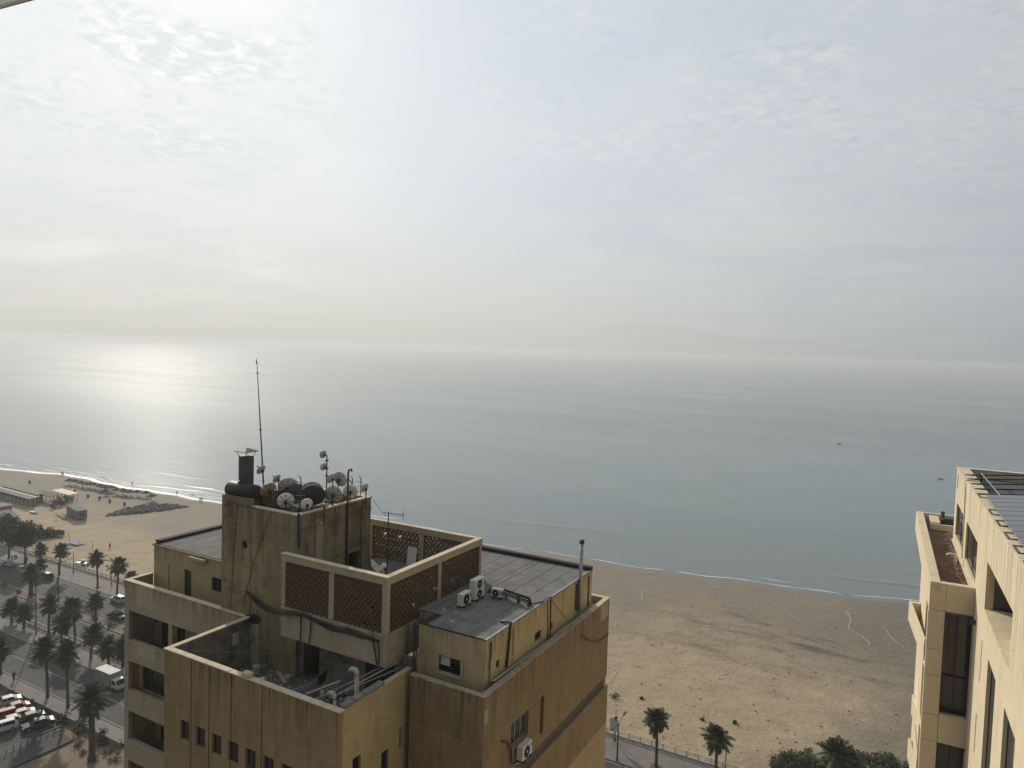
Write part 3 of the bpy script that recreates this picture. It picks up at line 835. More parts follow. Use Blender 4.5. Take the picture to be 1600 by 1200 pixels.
bp(MB().box(TX0 + 0.253, TX1 - 0.253, TY0 + 0.253, TY1 - 0.253, 38.4, 38.55), 'roof', 'membrane_dark')
bp(MB().box(TX0 + 2.28, TX1 + 0.04, TY0 - 0.04, TY0 + 0.28, 39.122, 39.19), 'coping', 'coping', 0.012)
bp(MB().box(TX1 - 0.28, TX1 + 0.04, TY0 + 0.283, TY1 + 0.03, 39.122, 39.19), 'coping', 'coping', 0.012)
bp(MB().box(TX0 - 0.03, TX1 - 0.283, TY1 - 0.28, TY1 + 0.03, 39.122, 39.19), 'coping', 'coping', 0.012)
# raised band and old render patches on the tower
bp(MB().box(TX0 + 2.3, TX1 + 0.002, TY0 - 0.025, TY0 - 0.002, 38.35, 38.38), 'string_course', 'tower_plaster')
bp(MB().box(TX1 - 0.001, TX1 + 0.02, 27.25, 27.75, 35.4, 38.7), 'pilaster', 'plaster_grey')
bp(MB().box(TX0 + 0.3, TX1 - 0.27, 29.72, 29.76, 34.8, 36.3), 'stair_door', 'bitumen')

# --- terrace block in front (open terrace one storey deep)
QX0, QX1, QY0, QY1 = -30.09, -19.05, 21.0, 25.76
fh = [(-28.9 + 1.11 * k, -28.26 + 1.11 * k, 29.18, 30.12) for k in range(7)]
fh += [(a, b_, c_ - 3.1, d_ - 3.1) for a, b_, c_, d_ in fh]
bp(wall(MB(), 'y', QY0, QY0 + 0.22, QX0, QX1, 18, ZP - 0.06, fh), 'wall', 'plaster_brown')
bp(MB().box(QX0, QX1, QY0, QY0 + 0.22, G, 17.997), 'wall', 'plaster_brown')
for h_ in fh: window('y', QY0, *h_, 0.13, mullions=1, fm='joint_dark', gm='glass')
sh_ = [(21.82, 22.33, 28.6, 30.87), (23.68, 24.2, 28.5, 30.2), (24.92, 25.08, 29.8, 30.8), (25.0, 25.5, 31.6, 32.9)]
bp(wall(MB(), 'x', QX1 - 0.22, QX1, QY0 + 0.223, QY1, 18, ZP - 0.06, sh_[:3]), 'wall', 'plaster_yellow')
bp(MB().box(QX1 - 0.22, QX1, QY0 + 0.223, QY1, G, 17.997), 'wall', 'plaster_yellow')
for h_ in sh_[:3]: window('x', QX1, *h_, 0.12, mullions=0, inward=-1, fm='joint_dark', gm='glass')
bp(MB().box(QX0, QX0 + 0.22, QY0 + 0.223, TY0 - 0.035, G, ZP - 0.06), 'wall', 'dirty_wall')
# inner lining of the terrace walls, blackened by damp
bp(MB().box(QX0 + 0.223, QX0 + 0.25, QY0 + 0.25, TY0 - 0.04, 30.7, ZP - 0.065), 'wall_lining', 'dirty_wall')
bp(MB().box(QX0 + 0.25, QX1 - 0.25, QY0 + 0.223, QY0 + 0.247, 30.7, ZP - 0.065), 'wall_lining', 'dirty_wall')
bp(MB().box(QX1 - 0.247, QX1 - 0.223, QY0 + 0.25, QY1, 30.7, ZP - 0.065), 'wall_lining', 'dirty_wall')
bp(MB().box(QX0 + 0.223, QX1 - 0.223, QY0 + 0.223, 27.2, 30.5, 30.7), 'terrace_floor', 'terrace_floor')
cps = [(QX0 - 0.04, QX0 + 0.27, QY0 + 0.29, TY0 - 0.04)]
x = QX0 - 0.04
rg = random.Random(5)
while x < QX1 - 0.2:
    x2 = min(QX1 + 0.04, x + rg.uniform(1.0, 1.7))
    if QX1 + 0.04 - x2 < 0.5: x2 = QX1 + 0.04
    dz = rg.uniform(-0.012, 0.006)
    bp(MB().box(x, x2 - 0.008, QY0 - 0.04, QY0 + 0.287, ZP - 0.057, ZP + dz), 'coping', 'coping', 0.012); x = x2
bp(MB().box(*cps[0], ZP - 0.057, ZP), 'coping', 'coping', 0.012)
bp(MB().box(QX1 - 0.26, QX1 + 0.04, QY0 + 0.29, QY1, ZP - 0.057, ZP - 0.01), 'coping', 'frame_plaster', 0.012)
# back wall of the terrace below the lattice box: pillar, doors, dark openings
d1, d2, d3 = (-27.6, -26.6, 30.75, 32.75), (-26.3, -25.2, 30.75, 32.9), (-22.2, -20.4, 30.75, 32.9)
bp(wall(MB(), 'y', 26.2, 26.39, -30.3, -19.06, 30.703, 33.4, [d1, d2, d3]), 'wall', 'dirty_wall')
bp(MB().box(-30.0, -29.3, 25.88, 26.197, 30.703, 32.9), 'pillar', 'dirty_white', 0.02)
bp(MB().box(-27.9, -27.7, 26.05, 26.197, 30.703, 33.2), 'pillar', 'dirty_wall')
bp(MB().box(d1[0], d1[1], 26.30, 26.36, d1[2], d1[3]), 'door', 'wood')
bp(MB().box(d2[0], d2[1], 27.1, 27.16, d2[2], d2[3]), 'door', 'bitumen')
window('y', 26.2, *d3, 0.12, mullions=1, fm='wood', gm='glass_dim')
# --- recess and right wing
bp(MB().box(QX1 + 0.003, -18.62, 25.8, 26.4, G, 33.6), 'wall', 'plaster_yellow')
bp(MB().tube([(-18.93, 25.7, 38.0 - 2.6), (-18.93, 25.7, G + 1)], 0.05, 8), 'downpipe', 'dark_metal')
bp(MB().tube([(-18.78, 25.66, 38.0 - 2.7), (-18.78, 25.66, G + 1)], 0.035, 8), 'downpipe', 'dark_metal')
WX0, WX1, WY0, WY1 = -18.7, -14.8, 25.17, 39.63
bp(MB().box(WX0, WX1 - 0.25, WY0, WY0 + 0.25, G, ZP - 0.06), 'wall', 'plaster_rib')
wh = [(27.6, 29.35, 29.72, 30.88), (30.62, 31.0, 28.95, 30.9)]
bp(wall(MB(), 'x', WX1 - 0.25, WX1, WY0, WY1, 28.45, ZP - 0.06, wh), 'wall', 'plaster_rib')
bp(MB().box(WX1 - 0.25, WX1 - 0.13, WY0, WY1 - 0.1, 27.803, 28.447), 'string_course', 'joint_dark')
bp(MB().box(WX1 - 0.25, WX1, WY0, WY1 + 0.25, 25.47, 27.8), 'wall', 'plaster_rib')
bp(MB().box(WX1 - 0.25, WX1, WY0, WY1 + 0.25, G, 25.467), 'wall', 'plaster_clean', label='paler band of clean render on the wing')
bp(MB().box(WX1 - 0.001, WX1 + 0.006, 38.3, 39.4, 32.15, 33.1), 'render_patch', 'plaster_grey')
bp(MB().box(WX1 - 0.001, WX1 + 0.006, 25.19, 25.5, 32.0, 32.6), 'render_patch', 'plaster_grey')
window('x', WX1, *wh[0], 0.16, mullions=2, inward=-1, fm='galv', gm='glass_dim')
bp(MB().box(WX1 - 0.25, WX1 + 0.06, 27.55, 29.4, 29.66, 29.717), 'sill', 'plaster_brown')
window('x', WX1, *wh[1], 0.14, mullions=0, inward=-1, fm='joint_dark', gm='glass_dim')
bp(MB().box(WX0 + 0.003, WX1 - 0.253, WY0 + 0.253, WY1, 32.4, 32.86), 'roof_ledge', 'membrane_dark')
bp(MB().box(WX0 - 0.02, WX1 + 0.04, WY0 - 0.04, WY0 + 0.28, ZP - 0.057, ZP), 'coping', 'plaster_grey', 0.012)
bp(MB().box(WX1 - 0.28, WX1 + 0.04, WY0 + 0.283, 36.9, ZP - 0.057, ZP), 'coping', 'plaster_grey', 0.012)
bp(MB().box(WX1 - 0.28, WX1 + 0.04, 36.903, WY1 + 0.03, ZP - 0.057, ZP), 'coping', 'coping', 0.012)
bp(MB().box(-16.0, WX1 - 0.283, WY1 - 0.3, WY1 + 0.03, ZP - 0.057, ZP), 'coping', 'coping', 0.012)
bp(MB().box(-16.0, WX1 - 0.26, WY1 - 0.25, WY1 - 0.003, 32.863, ZP - 0.06), 'parapet', 'plaster_grey')

# --- right penthouse
PX1, PY0, PY1, PZ = -15.4, 26.15, 38.2, 35.2
pw = (-17.88, -16.66, 33.22, 33.97)
bp(wall(MB(), 'y', PY0, PY0 + 0.2, -19.0, PX1, 32.863, PZ - 0.1, [pw]), 'wall', 'plaster_yellow')
bp(MB().box(-19.0, -18.8, PY0 + .203, 27.5, 32.863, PZ - .1), 'wall', 'plaster_yellow')
bp(MB().box(-19.95, -19.003, 27.5, 27.7, 32.863, PZ - .1), 'wall', 'plaster_yellow')
window('y', PY0, *pw, 0.12, mullions=1, fm='dark_metal', gm='glass')
lou = MB()
for k in range(5): lou.obox((-17.55, PY0 + 0.09, 33.55 + 0.08 * k), (0.5, 0.05, 0.012), Matrix.Rotation(0.5, 3, 'X'))
bp(lou, 'louvre', 'white_paint')
bp(MB().box(pw[0] - 0.12, pw[0] - 0.002, PY0 - 0.04, PY0 - 0.002, pw[2] - 0.1, pw[3] + 0.08), 'window_surround', 'frame_plaster')
bp(MB().box(pw[1] + 0.002, pw[1] + 0.12, PY0 - 0.04, PY0 - 0.002, pw[2] - 0.1, pw[3] + 0.08), 'window_surround', 'frame_plaster')
bp(MB().box(pw[0], pw[1], PY0 - 0.07, PY0 - 0.002, pw[2] - 0.1, pw[2] - 0.01), 'sill', 'frame_plaster')
bp(MB().box(-19.0, PX1 + 0.015, PY0 - 0.02, PY0 - 0.002, 34.06, 34.09), 'string_course', 'plaster_yellow')
ph = [(27.12, 27.42, 33.53, 33.9), (30.93, 31.65, 33.4, 33.85), (32.5, 33.0, 33.42, 33.8)]
bp(wall(MB(), 'x', PX1 - 0.2, PX1, PY0 + 0.203, PY1, 32.863, PZ - 0.1, ph), 'wall', 'plaster_yellow')
for h_ in ph: window('x', PX1, *h_, 0.1, mullions=0, inward=-1, fm='joint_dark', gm='glass', fw=0.03)
for yv, za, zb in ((26.5, 33.7, 34.98), (37.6, 33.2, 34.95)):
    bp(MB().box(PX1 - 0.01, PX1 + 0.05, yv, yv + 0.13, za, zb), 'vent_slot', 'dark_metal')
bp(MB().box(-27, PX1 - 0.2, PY1 - 0.2, PY1, 32.863, PZ - 0.1), 'wall', 'plaster_yellow')
bp(MB().box(-19.02, PX1 + 0.03, PY0 - 0.03, PY1 + 0.02, PZ - 0.097, PZ - 0.04), 'roof', 'plaster_yellow', 0.01)
bp(MB().box(-27, -19.023, 27.5, PY1 + 0.02, PZ - 0.097, PZ - 0.04), 'roof', 'plaster_yellow', 0.01)
bp(MB().box(-19.02, PX1 + 0.02, PY0 - 0.02, PY1 + 0.01, PZ - 0.038, PZ - 0.012), 'roof_felt', 'bitumen')
bp(MB().box(-27, -19.023, 27.5, PY1 + 0.01, PZ - 0.038, PZ - 0.012), 'roof_felt', 'bitumen')
x = PX1 + 0.01; k = 0; rj2 = random.Random(8)
while x > -26.5:
    x2 = x - rj2.uniform(.95, 1.15)
    y0 = PY0 + 0.02 if x2 > -19.2 else 27.52
    if x > -19.0 > x2: x2 = -19.02
    sp_ = rj2.uniform(29, 36); g_ = rj2.uniform(.015, .035)
    bp(MB().box(x2 + g_, x, y0, sp_, PZ - 0.009, PZ - 0.002), 'roofing_strip', 'membrane'); bp(MB().box(x2 + g_, x - .02, sp_ + .02, PY1 - 0.35, PZ - 0.009, PZ - 0.004), 'roofing_strip', 'membrane'); x = x2; k += 1
bp(MB().box(PX1 - 0.05, PX1 + 0.05, PY0 - 0.04, PY1 - 0.3, PZ + 0.004, PZ + 0.03), 'edge_trim', 'galv')
bp(MB().box(-19.0, PX1 - 0.053, PY0 - 0.05, PY0 + 0.03, PZ + 0.004, PZ + 0.025), 'edge_trim', 'bitumen')
bp(MB().box(-26, PX1 + 0.02, PY1 - 0.34, PY1 + 0.02, PZ + 0.004, PZ + 0.20), 'parapet', 'bitumen', 0.02)
# pipes on the long wall
def pipe(pts, r, mt, nm='pipe', parent=None): return bp(MB().tube(pts, r, 8), nm, mt, smooth=True, parent=parent)
pipe([(PX1 - 0.5, 28.3, 35.25), (PX1 + 0.06, 28.28, 35.3), (PX1 + 0.09, 28.15, 34.6), (PX1 + 0.08, 27.96, 33.3)], 0.06, 'black_plastic')
pipe([(PX1 + 0.05, 28.6, 34.9), (PX1 + 0.05, 28.6, 33.6)], 0.02, 'rust')
pipe([(PX1 + 0.06, 32.28, 35.3), (PX1 + 0.06, 32.4, 33.1)], 0.05, 'pipe_pvc'); pipe([(PX1 + 0.06, 32.5, 35.3), (PX1 + 0.06, 32.58, 33.1)], 0.04, 'dark_metal')
pipe([(PX1 + 0.1, 26.5, 34.2), (PX1 + 0.1, 26.5, 33.28), (PX1 + 0.14, 26.7, 33.2), (PX1 + 0.14, 32.6, 33.05), (PX1 + 0.16, 33.2, 33.12), (PX1 + 0.16, 37.7, 33.05)], 0.055, 'pipe_pvc')
pipe([(PX1 + 0.12, 36.2, 33.35), (PX1 + 0.12, 36.2, 37.25)], 0.115, 'galv', 'flue'); pipe([(PX1 + 0.12, 36.2, 37.22), (PX1 + 0.12, 36.2, 37.42)], 0.15, 'dark_metal', 'flue_cap')
pipe([(PX1 + 0.08, 35.8, 35.0), (PX1 + 0.08, 35.8, 33.5)], 0.05, 'dark_metal')

# --- lattice enclosure
LX0, LX1, LY0, LY1 = -26.68, -20.0, 25.0, 33.2
LB, LT, LTOP = 34.77, 37.07, 37.45
bp(MB().box(LX0, LX1, LY0, LY0 + 0.2, 33.25, LB - 0.003), 'fascia', 'frame_plaster')
bp(MB().box(LX1 - 0.2, LX1, LY0 + 0.203, LY1, 33.25, LB - 0.003), 'fascia', 'frame_plaster')
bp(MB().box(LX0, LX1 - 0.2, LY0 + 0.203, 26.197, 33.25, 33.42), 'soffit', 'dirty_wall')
bp(MB().box(LX0 - 1, LX1 - 0.203, 26.2, LY1, 34.4, 34.62), 'floor', 'bitumen')  # near-black finish puts the shade inside the enclosure into the floor colour
bp(MB().box(LX0 + 0.0, LX1, LY0 - 0.06, LY0 - 0.003, LB - 0.1, LB), 'ledge', 'frame_plaster')
# posts and beams
def post(x0, x1, y0, y1): bp(MB().box(x0, x1, y0, y1, LB, LT), 'post', 'frame_plaster')
post(LX0, -26.42, LY0, LY0 + 0.22); post(-23.52, -23.2, LY0, LY0 + 0.22); post(-20.28, LX1, LY0, LY0 + 0.24)
post(LX1 - 0.22, LX1, 29.04, 29.32); post(LX1 - 0.24, LX1, 33.08 - 0.1, LY1); post(-24.13, -23.8, LY1 - 0.22, LY1); post(-27.9, -27.6, LY1 - 0.22, LY1)
bp(MB().box(LX0 - 0.02, LX1 + 0.03, LY0 - 0.03, LY0 + 0.25, LT + 0.002, LTOP - 0.05), 'beam', 'frame_plaster')
bp(MB().box(LX1 - 0.25, LX1 + 0.03, LY0 + 0.253, LY1 + 0.03, LT + 0.002, LTOP - 0.05), 'beam', 'frame_plaster')
bp(MB().box(-28.2, LX1 - 0.253, LY1 - 0.25, LY1 + 0.03, LT + 0.002, LTOP - 0.05), 'beam', 'frame_plaster')
bp(MB().box(LX0 - 0.05, LX1 + 0.06, LY0 - 0.06, LY0 + 0.27, LTOP - 0.048, LTOP), 'coping', 'coping', 0.01)
bp(MB().box(LX1 - 0.27, LX1 + 0.06, LY0 + 0.273, LY1 + 0.05, LTOP - 0.048, LTOP), 'coping', 'coping', 0.01)
bp(MB().box(-28.2, LX1 - 0.273, LY1 - 0.27, LY1 + 0.05, LTOP - 0.048, LTOP), 'coping', 'coping', 0.01)


def lattice(axis, p, a0, a1, z0, z1):
    """open screen of half-round clay tiles, staggered row by row"""
    mb = MB(); pw_, ph_ = 0.28, 0.16; dep = 0.10; th = 0.034; nseg = 5
    rows = int((z1 - z0) / ph_) + 1; cols = int((a1 - a0) / pw_) + 2
    rj = random.Random(int(a0 * 10 + p * 7))
    for r_ in range(rows):
        zb = z0 + r_ * ph_ + rj.uniform(-.01, .01)
        for c_ in range(cols):
            if rj.random() < .012: continue
            ac = a0 + (c_ + (0.5 if r_ % 2 else 0.0)) * pw_ + rj.uniform(-.012, .012)
            prev = None
            for s in range(nseg + 1):
                an = math.pi * s / nseg
                o_, i_ = (ac + math.cos(an) * pw_ / 2, zb + math.sin(an) * ph_), (ac + math.cos(an) * (pw_ / 2 - th), zb + math.sin(an) * (ph_ - th))
                cur = [(min(a1, max(a0, q[0])), min(z1, max(z0, q[1]))) for q in (o_, i_)]
                if prev and abs(prev[0][0] - cur[0][0]) + abs(prev[0][1] - cur[0][1]) > 1e-4:
                    q = [prev[0], cur[0], cur[1], prev[1]]
                    f = lambda t_, d_: (t_[0], p + d_, t_[1]) if axis == 'y' else (p + d_, t_[0], t_[1])
                    mb.add([f(t_, -dep) for t_ in q] + [f(t_, dep) for t_ in q], [(0, 1, 2, 3), (7, 6, 5, 4), (0, 4, 5, 1), (2, 6, 7, 3)])
                prev = cur
    return bp(mb, 'lattice_panel', 'claustra', kind='stuff')


lattice('y', LY0 + 0.11, -26.42, -23.52, LB, LT); lattice('y', LY0 + 0.11, -23.2, -20.28, LB, LT)
lattice('x', LX1 - 0.11, LY0 + 0.24, 29.04, LB, LT); lattice('x', LX1 - 0.11, 29.32, LY1 - 0.22, LB, LT)
lattice('y', LY1 - 0.11, -27.6, -24.13, LB - 0.12, LT); lattice('y', LY1 - 0.11, -23.8, -20.24, LB - 0.12, LT)
# cables down the facades (old installations)
for xx, za, zb in ((-28.13, 33.1, 20), (-26.88, 33.1, 20), (-25.42, 33.1, 22), (-23.47, 33.1, 24)):
    bp(MB().tube([(xx, QY0 - 0.05, za + 0.14), (xx + 0.02, QY0 - 0.015, za - 0.2), (xx - 0.01, QY0 - 0.015, (za + zb) / 2), (xx, QY0 - 0.015, zb)], 0.013, 5), 'cable', 'dark_metal')
for yv in (26.45, 26.62): bp(MB().tube([(LX1 + 0.02, yv, LB), (LX1 + 0.02, yv, 33.25)], 0.018, 5), 'cable', 'dark_metal')
bp(MB().tube([(LX1 + 0.03, 28.6, 35.15), (LX1 + 0.2, 27.5, 34.8), (LX1 + 0.9, 26.1, 33.6), (-18.85, 25.72, 32.4)], 0.035, 6), 'cable', 'dark_metal')
bp(MB().tube([(LX1 + 0.05, 28.7, 35.15), (LX1 + 0.3, 27.6, 34.8), (LX1 + 1.0, 26.08, 33.6), (-18.7, 25.6, 32.2)], 0.025, 6), 'cable', 'dark_metal')
# render line cables across the tower
bp(MB().tube([tuple(ony(424, 800, TY0 - 0.05)), tuple(ony(395, 880, TY0 - 0.05)), tuple(ony(380, 945, TY0 - 0.06))], 0.015, 5), 'cable', 'dark_metal')
bp(MB().tube([tuple(ony(371, 790, yy0 - 0.03)), tuple(ony(364, 880, yy0 - 0.03)), tuple(ony(360, 950, yy0 - 0.04))], 0.013, 5), 'cable', 'dark_metal')
bp(MB().tube([tuple(ony(352, 790, yy0 - 0.06)), tuple(ony(358, 784, yy0 - 0.06)), tuple(ony(380, 790, yy0 - 0.06)), tuple(ony(398, 793, TY0 - 0.08))], 0.025, 6), 'bracket', 'dark_metal')
pipe([(TX1 + 0.06, TY0 - 0.02, 39.3), (TX1 + 0.06, TY0 + 0.02, 37.5), (TX1 + 0.06, TY0, 37.46)], 0.07, 'black_plastic')
pipe([(TX1 + 0.07, 29.55, 34.7), (TX1 + 0.07, 29.55, 40.85), (TX1 + 0.07, 29.6, 41.0), (TX1 + 0.07, 29.78, 41.02), (TX1 + 0.07, 29.84, 40.9)], 0.055, 'dark_metal')
pipe([(TX1 + 0.06, 30.75, 34.7), (TX1 + 0.06, 30.73, 38.7)], 0.03, 'rust')
pipe([(TX1 + 0.04, 26.1, 38.4), (TX1 + 0.04, 31.2, 38.2)], 0.012, 'dark_metal', 'cable')
pipe([(TX1 + 0.04, 26.8, 36.0), (TX1 + 0.04, 30.2, 36.6), (TX1 + 0.04, 31.2, 36.7)], 0.014, 'dark_metal', 'cable')
# white conduit and dark stains by the tower foot
pipe([(-28.05, 26.1, 30.8), (-28.05, 26.1, 33.4), (-28.05, 26.0, 33.55), (-27.0, 25.9, 33.55)], 0.03, 'white_paint')

# ------------------------------------------------------------------ rooftop things
# chimney stack with its cap, black tanks
c0 = ony(384.5, 752, 27.0); c0.z = 39.55
ch = thing('chimney', 'square soot-dark chimney with a thin pyramid rain cap on the tower', 'chimney', c0)
zt = ony(384.5, 712, c0.y).z
MB().box(c0.x - .29, c0.x + .29, c0.y - .29, c0.y + .29, 38.7, zt).build('stack', 'soot_metal', ch, bevel=0.02)
for a in (-1, 1):
    for b_ in (-1, 1):
        MB().bar((c0.x + a * .27, c0.y + b_ * .27, zt + .003), (c0.x + a * .36, c0.y + b_ * .36, zt + .27), 0.03).build('cap_leg', 'dark_metal', ch)
MB().add([(c0.x - .46, c0.y - .46, zt + .27), (c0.x + .46, c0.y - .46, zt + .27), (c0.x + .46, c0.y + .46, zt + .27), (c0.x - .46, c0.y + .46, zt + .27), (c0.x, c0.y, zt + .46),
          (c0.x - .46, c0.y - .46, zt + .24), (c0.x + .46, c0.y - .46, zt + .24), (c0.x + .46, c0.y + .46, zt + .24), (c0.x - .46, c0.y + .46, zt + .24)],
         [(0, 1, 4), (1, 2, 4), (2, 3, 4), (3, 0, 4), (8, 7, 6, 5), (0, 5, 6, 1), (1, 6, 7, 2), (2, 7, 8, 3), (3, 8, 5, 0)]).build('rain_cap', 'soot_metal', ch)


def tank(label, a, b_, r, mt):
    a, b_ = Vector(a), Vector(b_); d = (b_ - a).normalized(); o = thing('water_tank', label, 'water tank', ((a + b_) / 2) - Vector((0, 0, r)))
    pts = [a - d * r * .45, a - d * r * .40, a - d * r * .25, a, a.lerp(b_, .5), b_, b_ + d * r * .25, b_ + d * r * .40, b_ + d * r * .45]
    MB().tube(pts, [r * .2, r * .5, r * .85, r, r, r, r * .85, r * .5, r * .2], 20).build('shell', mt, o, smooth=True)
    for k in (0.2, 0.8):
        q = a.lerp(b_, k); MB().box(q.x - .08, q.x + .08, q.y - r * .7, q.y + r * .7, q.z - r * 1.05, q.z - r * .6).build('saddle', 'rust', o)
    m_ = a.lerp(b_, .35); MB().tube([m_ + Vector((0, 0, r * .95)), m_ + Vector((0, 0, r * 1.15))], r * .3, 12).build('lid', mt, o)
    return o


tank('black cylindrical tank lying along the tower edge below the chimney', (-32.25, 26.5, 39.75), (-30.3, 26.5, 39.75), 0.44, 'black_plastic')
tank('dark tank with a pale end behind the chimney', (-30.3, 28.6, 39.5), (-29.3, 28.6, 39.5), 0.55, 'dish_dark')

# mast
ms = thing('antenna_mast', 'very tall thin mast leaning slightly on the tower', 'antenna', tuple(ony(413.5, 752, 29.0)))
base = ony(413.5, 752, 29.0); base.z = 38.55; top = ony(401.5, 568, 29.2)
pts = [base.lerp(top, k) for k in (0, .25, .5, .75, 1)]
MB().tube(pts, [.05, .045, .038, .028, .018], 7).build('pole', 'dark_metal', ms)
for k in (.15, .52, .93): q = base.lerp(top, k); MB().bar(q - Vector((.12, 0, 0)), q + Vector((.12, 0, 0)), .05).build('collar', 'dark_metal', ms)
MB().tube([top, top + Vector((-.05, 0, .12)), top + Vector((-.03, 0, .3))], [.05, .03, .01], 6).build('tip', 'dark_metal', ms)


def dish(px, py, Y, dpx, yaw, el, mt, label, stand=True, back=True, z0=38.56, ribs=True, xplane=None, tube_h=None):
    """satellite dish: centre on the ray of a pixel at depth Y; yaw from the camera axis (left negative), it looks away from us"""
    c_ = ony(px, py, Y); dist = (c_ - EYE).dot(FW); rad = dpx / 2 / FPX * dist
    az = R(YAW) - R(yaw)           # heading
    nrm = Vector((-math.sin(az) * math.cos(R(el)), math.cos(az) * math.cos(R(el)), math.sin(R(el))))
    foot = Vector((c_.x, c_.y, z0))
    o = thing('satellite_dish', label, 'satellite dish', foot, 0, 'satellite dishes on the tower')
    M = nrm.to_track_quat('Z', 'Y').to_matrix(); dep = rad * 0.28
    rings, n = 5, 24; vs = []; fs = []
    for s in (0, 1):
        for i in range(rings + 1):
            rr_ = rad * max(0.02, i / rings)
            for k in range(n):
                a = 2 * math.pi * k / n; vs.append(c_ + M @ Vector((rr_ * math.cos(a), rr_ * math.sin(a), dep * (i / rings) ** 2 - dep * .5 - (0.02 if s else 0))))
    st = (rings + 1) * n
    for s in (0, 1):
        for i in range(rings):
            for k in range(n):
                q = (s * st + i * n + k, s * st + i * n + (k + 1) % n, s * st + (i + 1) * n + (k + 1) % n, s * st + (i + 1) * n + k); fs.append(q if s == 0 else q[::-1])
    for k in range(n): fs.append((rings * n + k, rings * n + (k + 1) % n, st + rings * n + (k + 1) % n, st + rings * n + k))
    mb = MB(); mb.add(vs, fs); mb.build('reflector', mt, o, smooth=True)
    if ribs and rad > .35:
        for k in range(8):
            a = 2 * math.pi * k / 8; pts = [c_ + M @ Vector((rad * r_ * math.cos(a), rad * r_ * math.sin(a), dep * r_ ** 2 - dep * .5 - .035)) for r_ in (.12, .5, .98)]
            MB().tube(pts, .012, 5).build('rib', 'dark_metal', o)
    hub = c_ + M @ Vector((0, 0, -dep * .5 - .1))
    MB().obox(hub, (rad * .35, rad * .35, .12), M).build('mount', 'dark_metal', o)
    f_ = c_ + M @ Vector((0, 0, rad * .95)); e = c_ + M @ Vector((0, -rad * .95, dep * .4))
    MB().tube([e, f_], .014, 5).build('feed_arm', 'dark_metal', o); MB().tube([f_, f_ + nrm * .1], .05, 8).build('feed_horn', 'dish_grey', o)
    if stand:
        MB().tube([Vector((hub.x, hub.y, z0)), Vector((hub.x, hub.y, hub.z + .1))], .035, 7).build('pole', 'dark_metal', o)
        for a in (0.4, 2.5, 4.6): MB().bar((hub.x + .4 * math.cos(a), hub.y + .4 * math.sin(a), z0 + .01), (hub.x, hub.y, z0 + min(.5, (hub.z - z0) * .7)), .025).build('leg', 'dark_metal', o)
    return o


T1 = lambda u, v: (330 + u / 5.3333, 680 + v / 5.3333)
DL = [
    (418, 290, 29.0, 88, -62, 30, 'dish_grey', 'small tilted dish fixed low on the tall mast', 0),
    (478, 458, 26.7, 140, -52, 28, 'dish_rust', 'rust-stained tilted dish beside the black tank', 1),
    (548, 365, 29.8, 80, -62, 25, 'dish_grey', 'narrow dark dish standing behind the large ribbed one', 1),
    (640, 432, 28.3, 168, -18, 20, 'dish_grey', 'large grey ribbed dish seen from behind', 1),
    (622, 550, 26.75, 140, -14, 12, 'dish_white', 'round white dish right behind the front parapet', 1),
    (795, 578, 26.9, 108, -35, 15, 'dish_white', 'white oval dish near the front corner of the tower', 1),
    (840, 468, 28.9, 184, -10, 25, 'dish_grey', 'pale large dish half hidden by the black dish', 1),
    (848, 508, 27.8, 200, -15, 22, 'dish_dark', 'largest black dish in the middle of the roof', 1),
    (1072, 368, 30.2, 132, 22, 14, 'dish_grey', 'light grey dish tilted up, highest above the right parapet', 1),
    (1000, 362, 30.5, 88, -58, 22, 'dish_grey', 'narrow dish next to the twin-dish pole', 1),
    (1025, 492, 28.7, 150, 16, 18, 'dish_grey', 'ribbed grey dish tilted up by the right parapet', 1),
    (1160, 470, 30.0, 124, -8, 15, 'dish_white', 'pale round dish behind the hooked pipe', 1),
    (1278, 442, 31.0, 84, -52, 25, 'dish_grey', 'small dish on a frame at the far corner of the tower', 1),
    (945, 582, 27.4, 84, 0, 66, 'dish_white', 'white dish lying almost flat under the black one', 1),
]
for u, v, Y, d, yw, el, mt, lb, st in DL:
    o = dish(*T1(u, v), Y, d / 5.3333, yw, el, mt, lb + ' on the rooftop', bool(st))
# twin dish pole
c_ = ony(*T1(960, 440), 29.6); tp = ony(*T1(958, 165), 29.6)
tw = thing('dish_pole', 'slim pole carrying two small dishes above the roof', 'antenna', (c_.x, c_.y, 38.56))
MB().tube([(c_.x, c_.y, 38.56), (c_.x, c_.y, tp.z)], .035, 7).build('pole', 'dark_metal', tw)
for zz_ in (.35, .8, 1.2): MB().box(c_.x - .07, c_.x + .07, c_.y - .07, c_.y + .07, tp.z - zz_, tp.z - zz_ + .08).build('clamp', 'dark_metal', tw)
dish(*T1(935, 160), 29.6, 68 / 5.33, -50, 12, 'dish_grey', 'small upper dish near the top of the slim pole', False)
dish(*T1(938, 264), 29.6, 66 / 5.33, -50, 12, 'dish_grey', 'small lower dish on the slim pole', False)
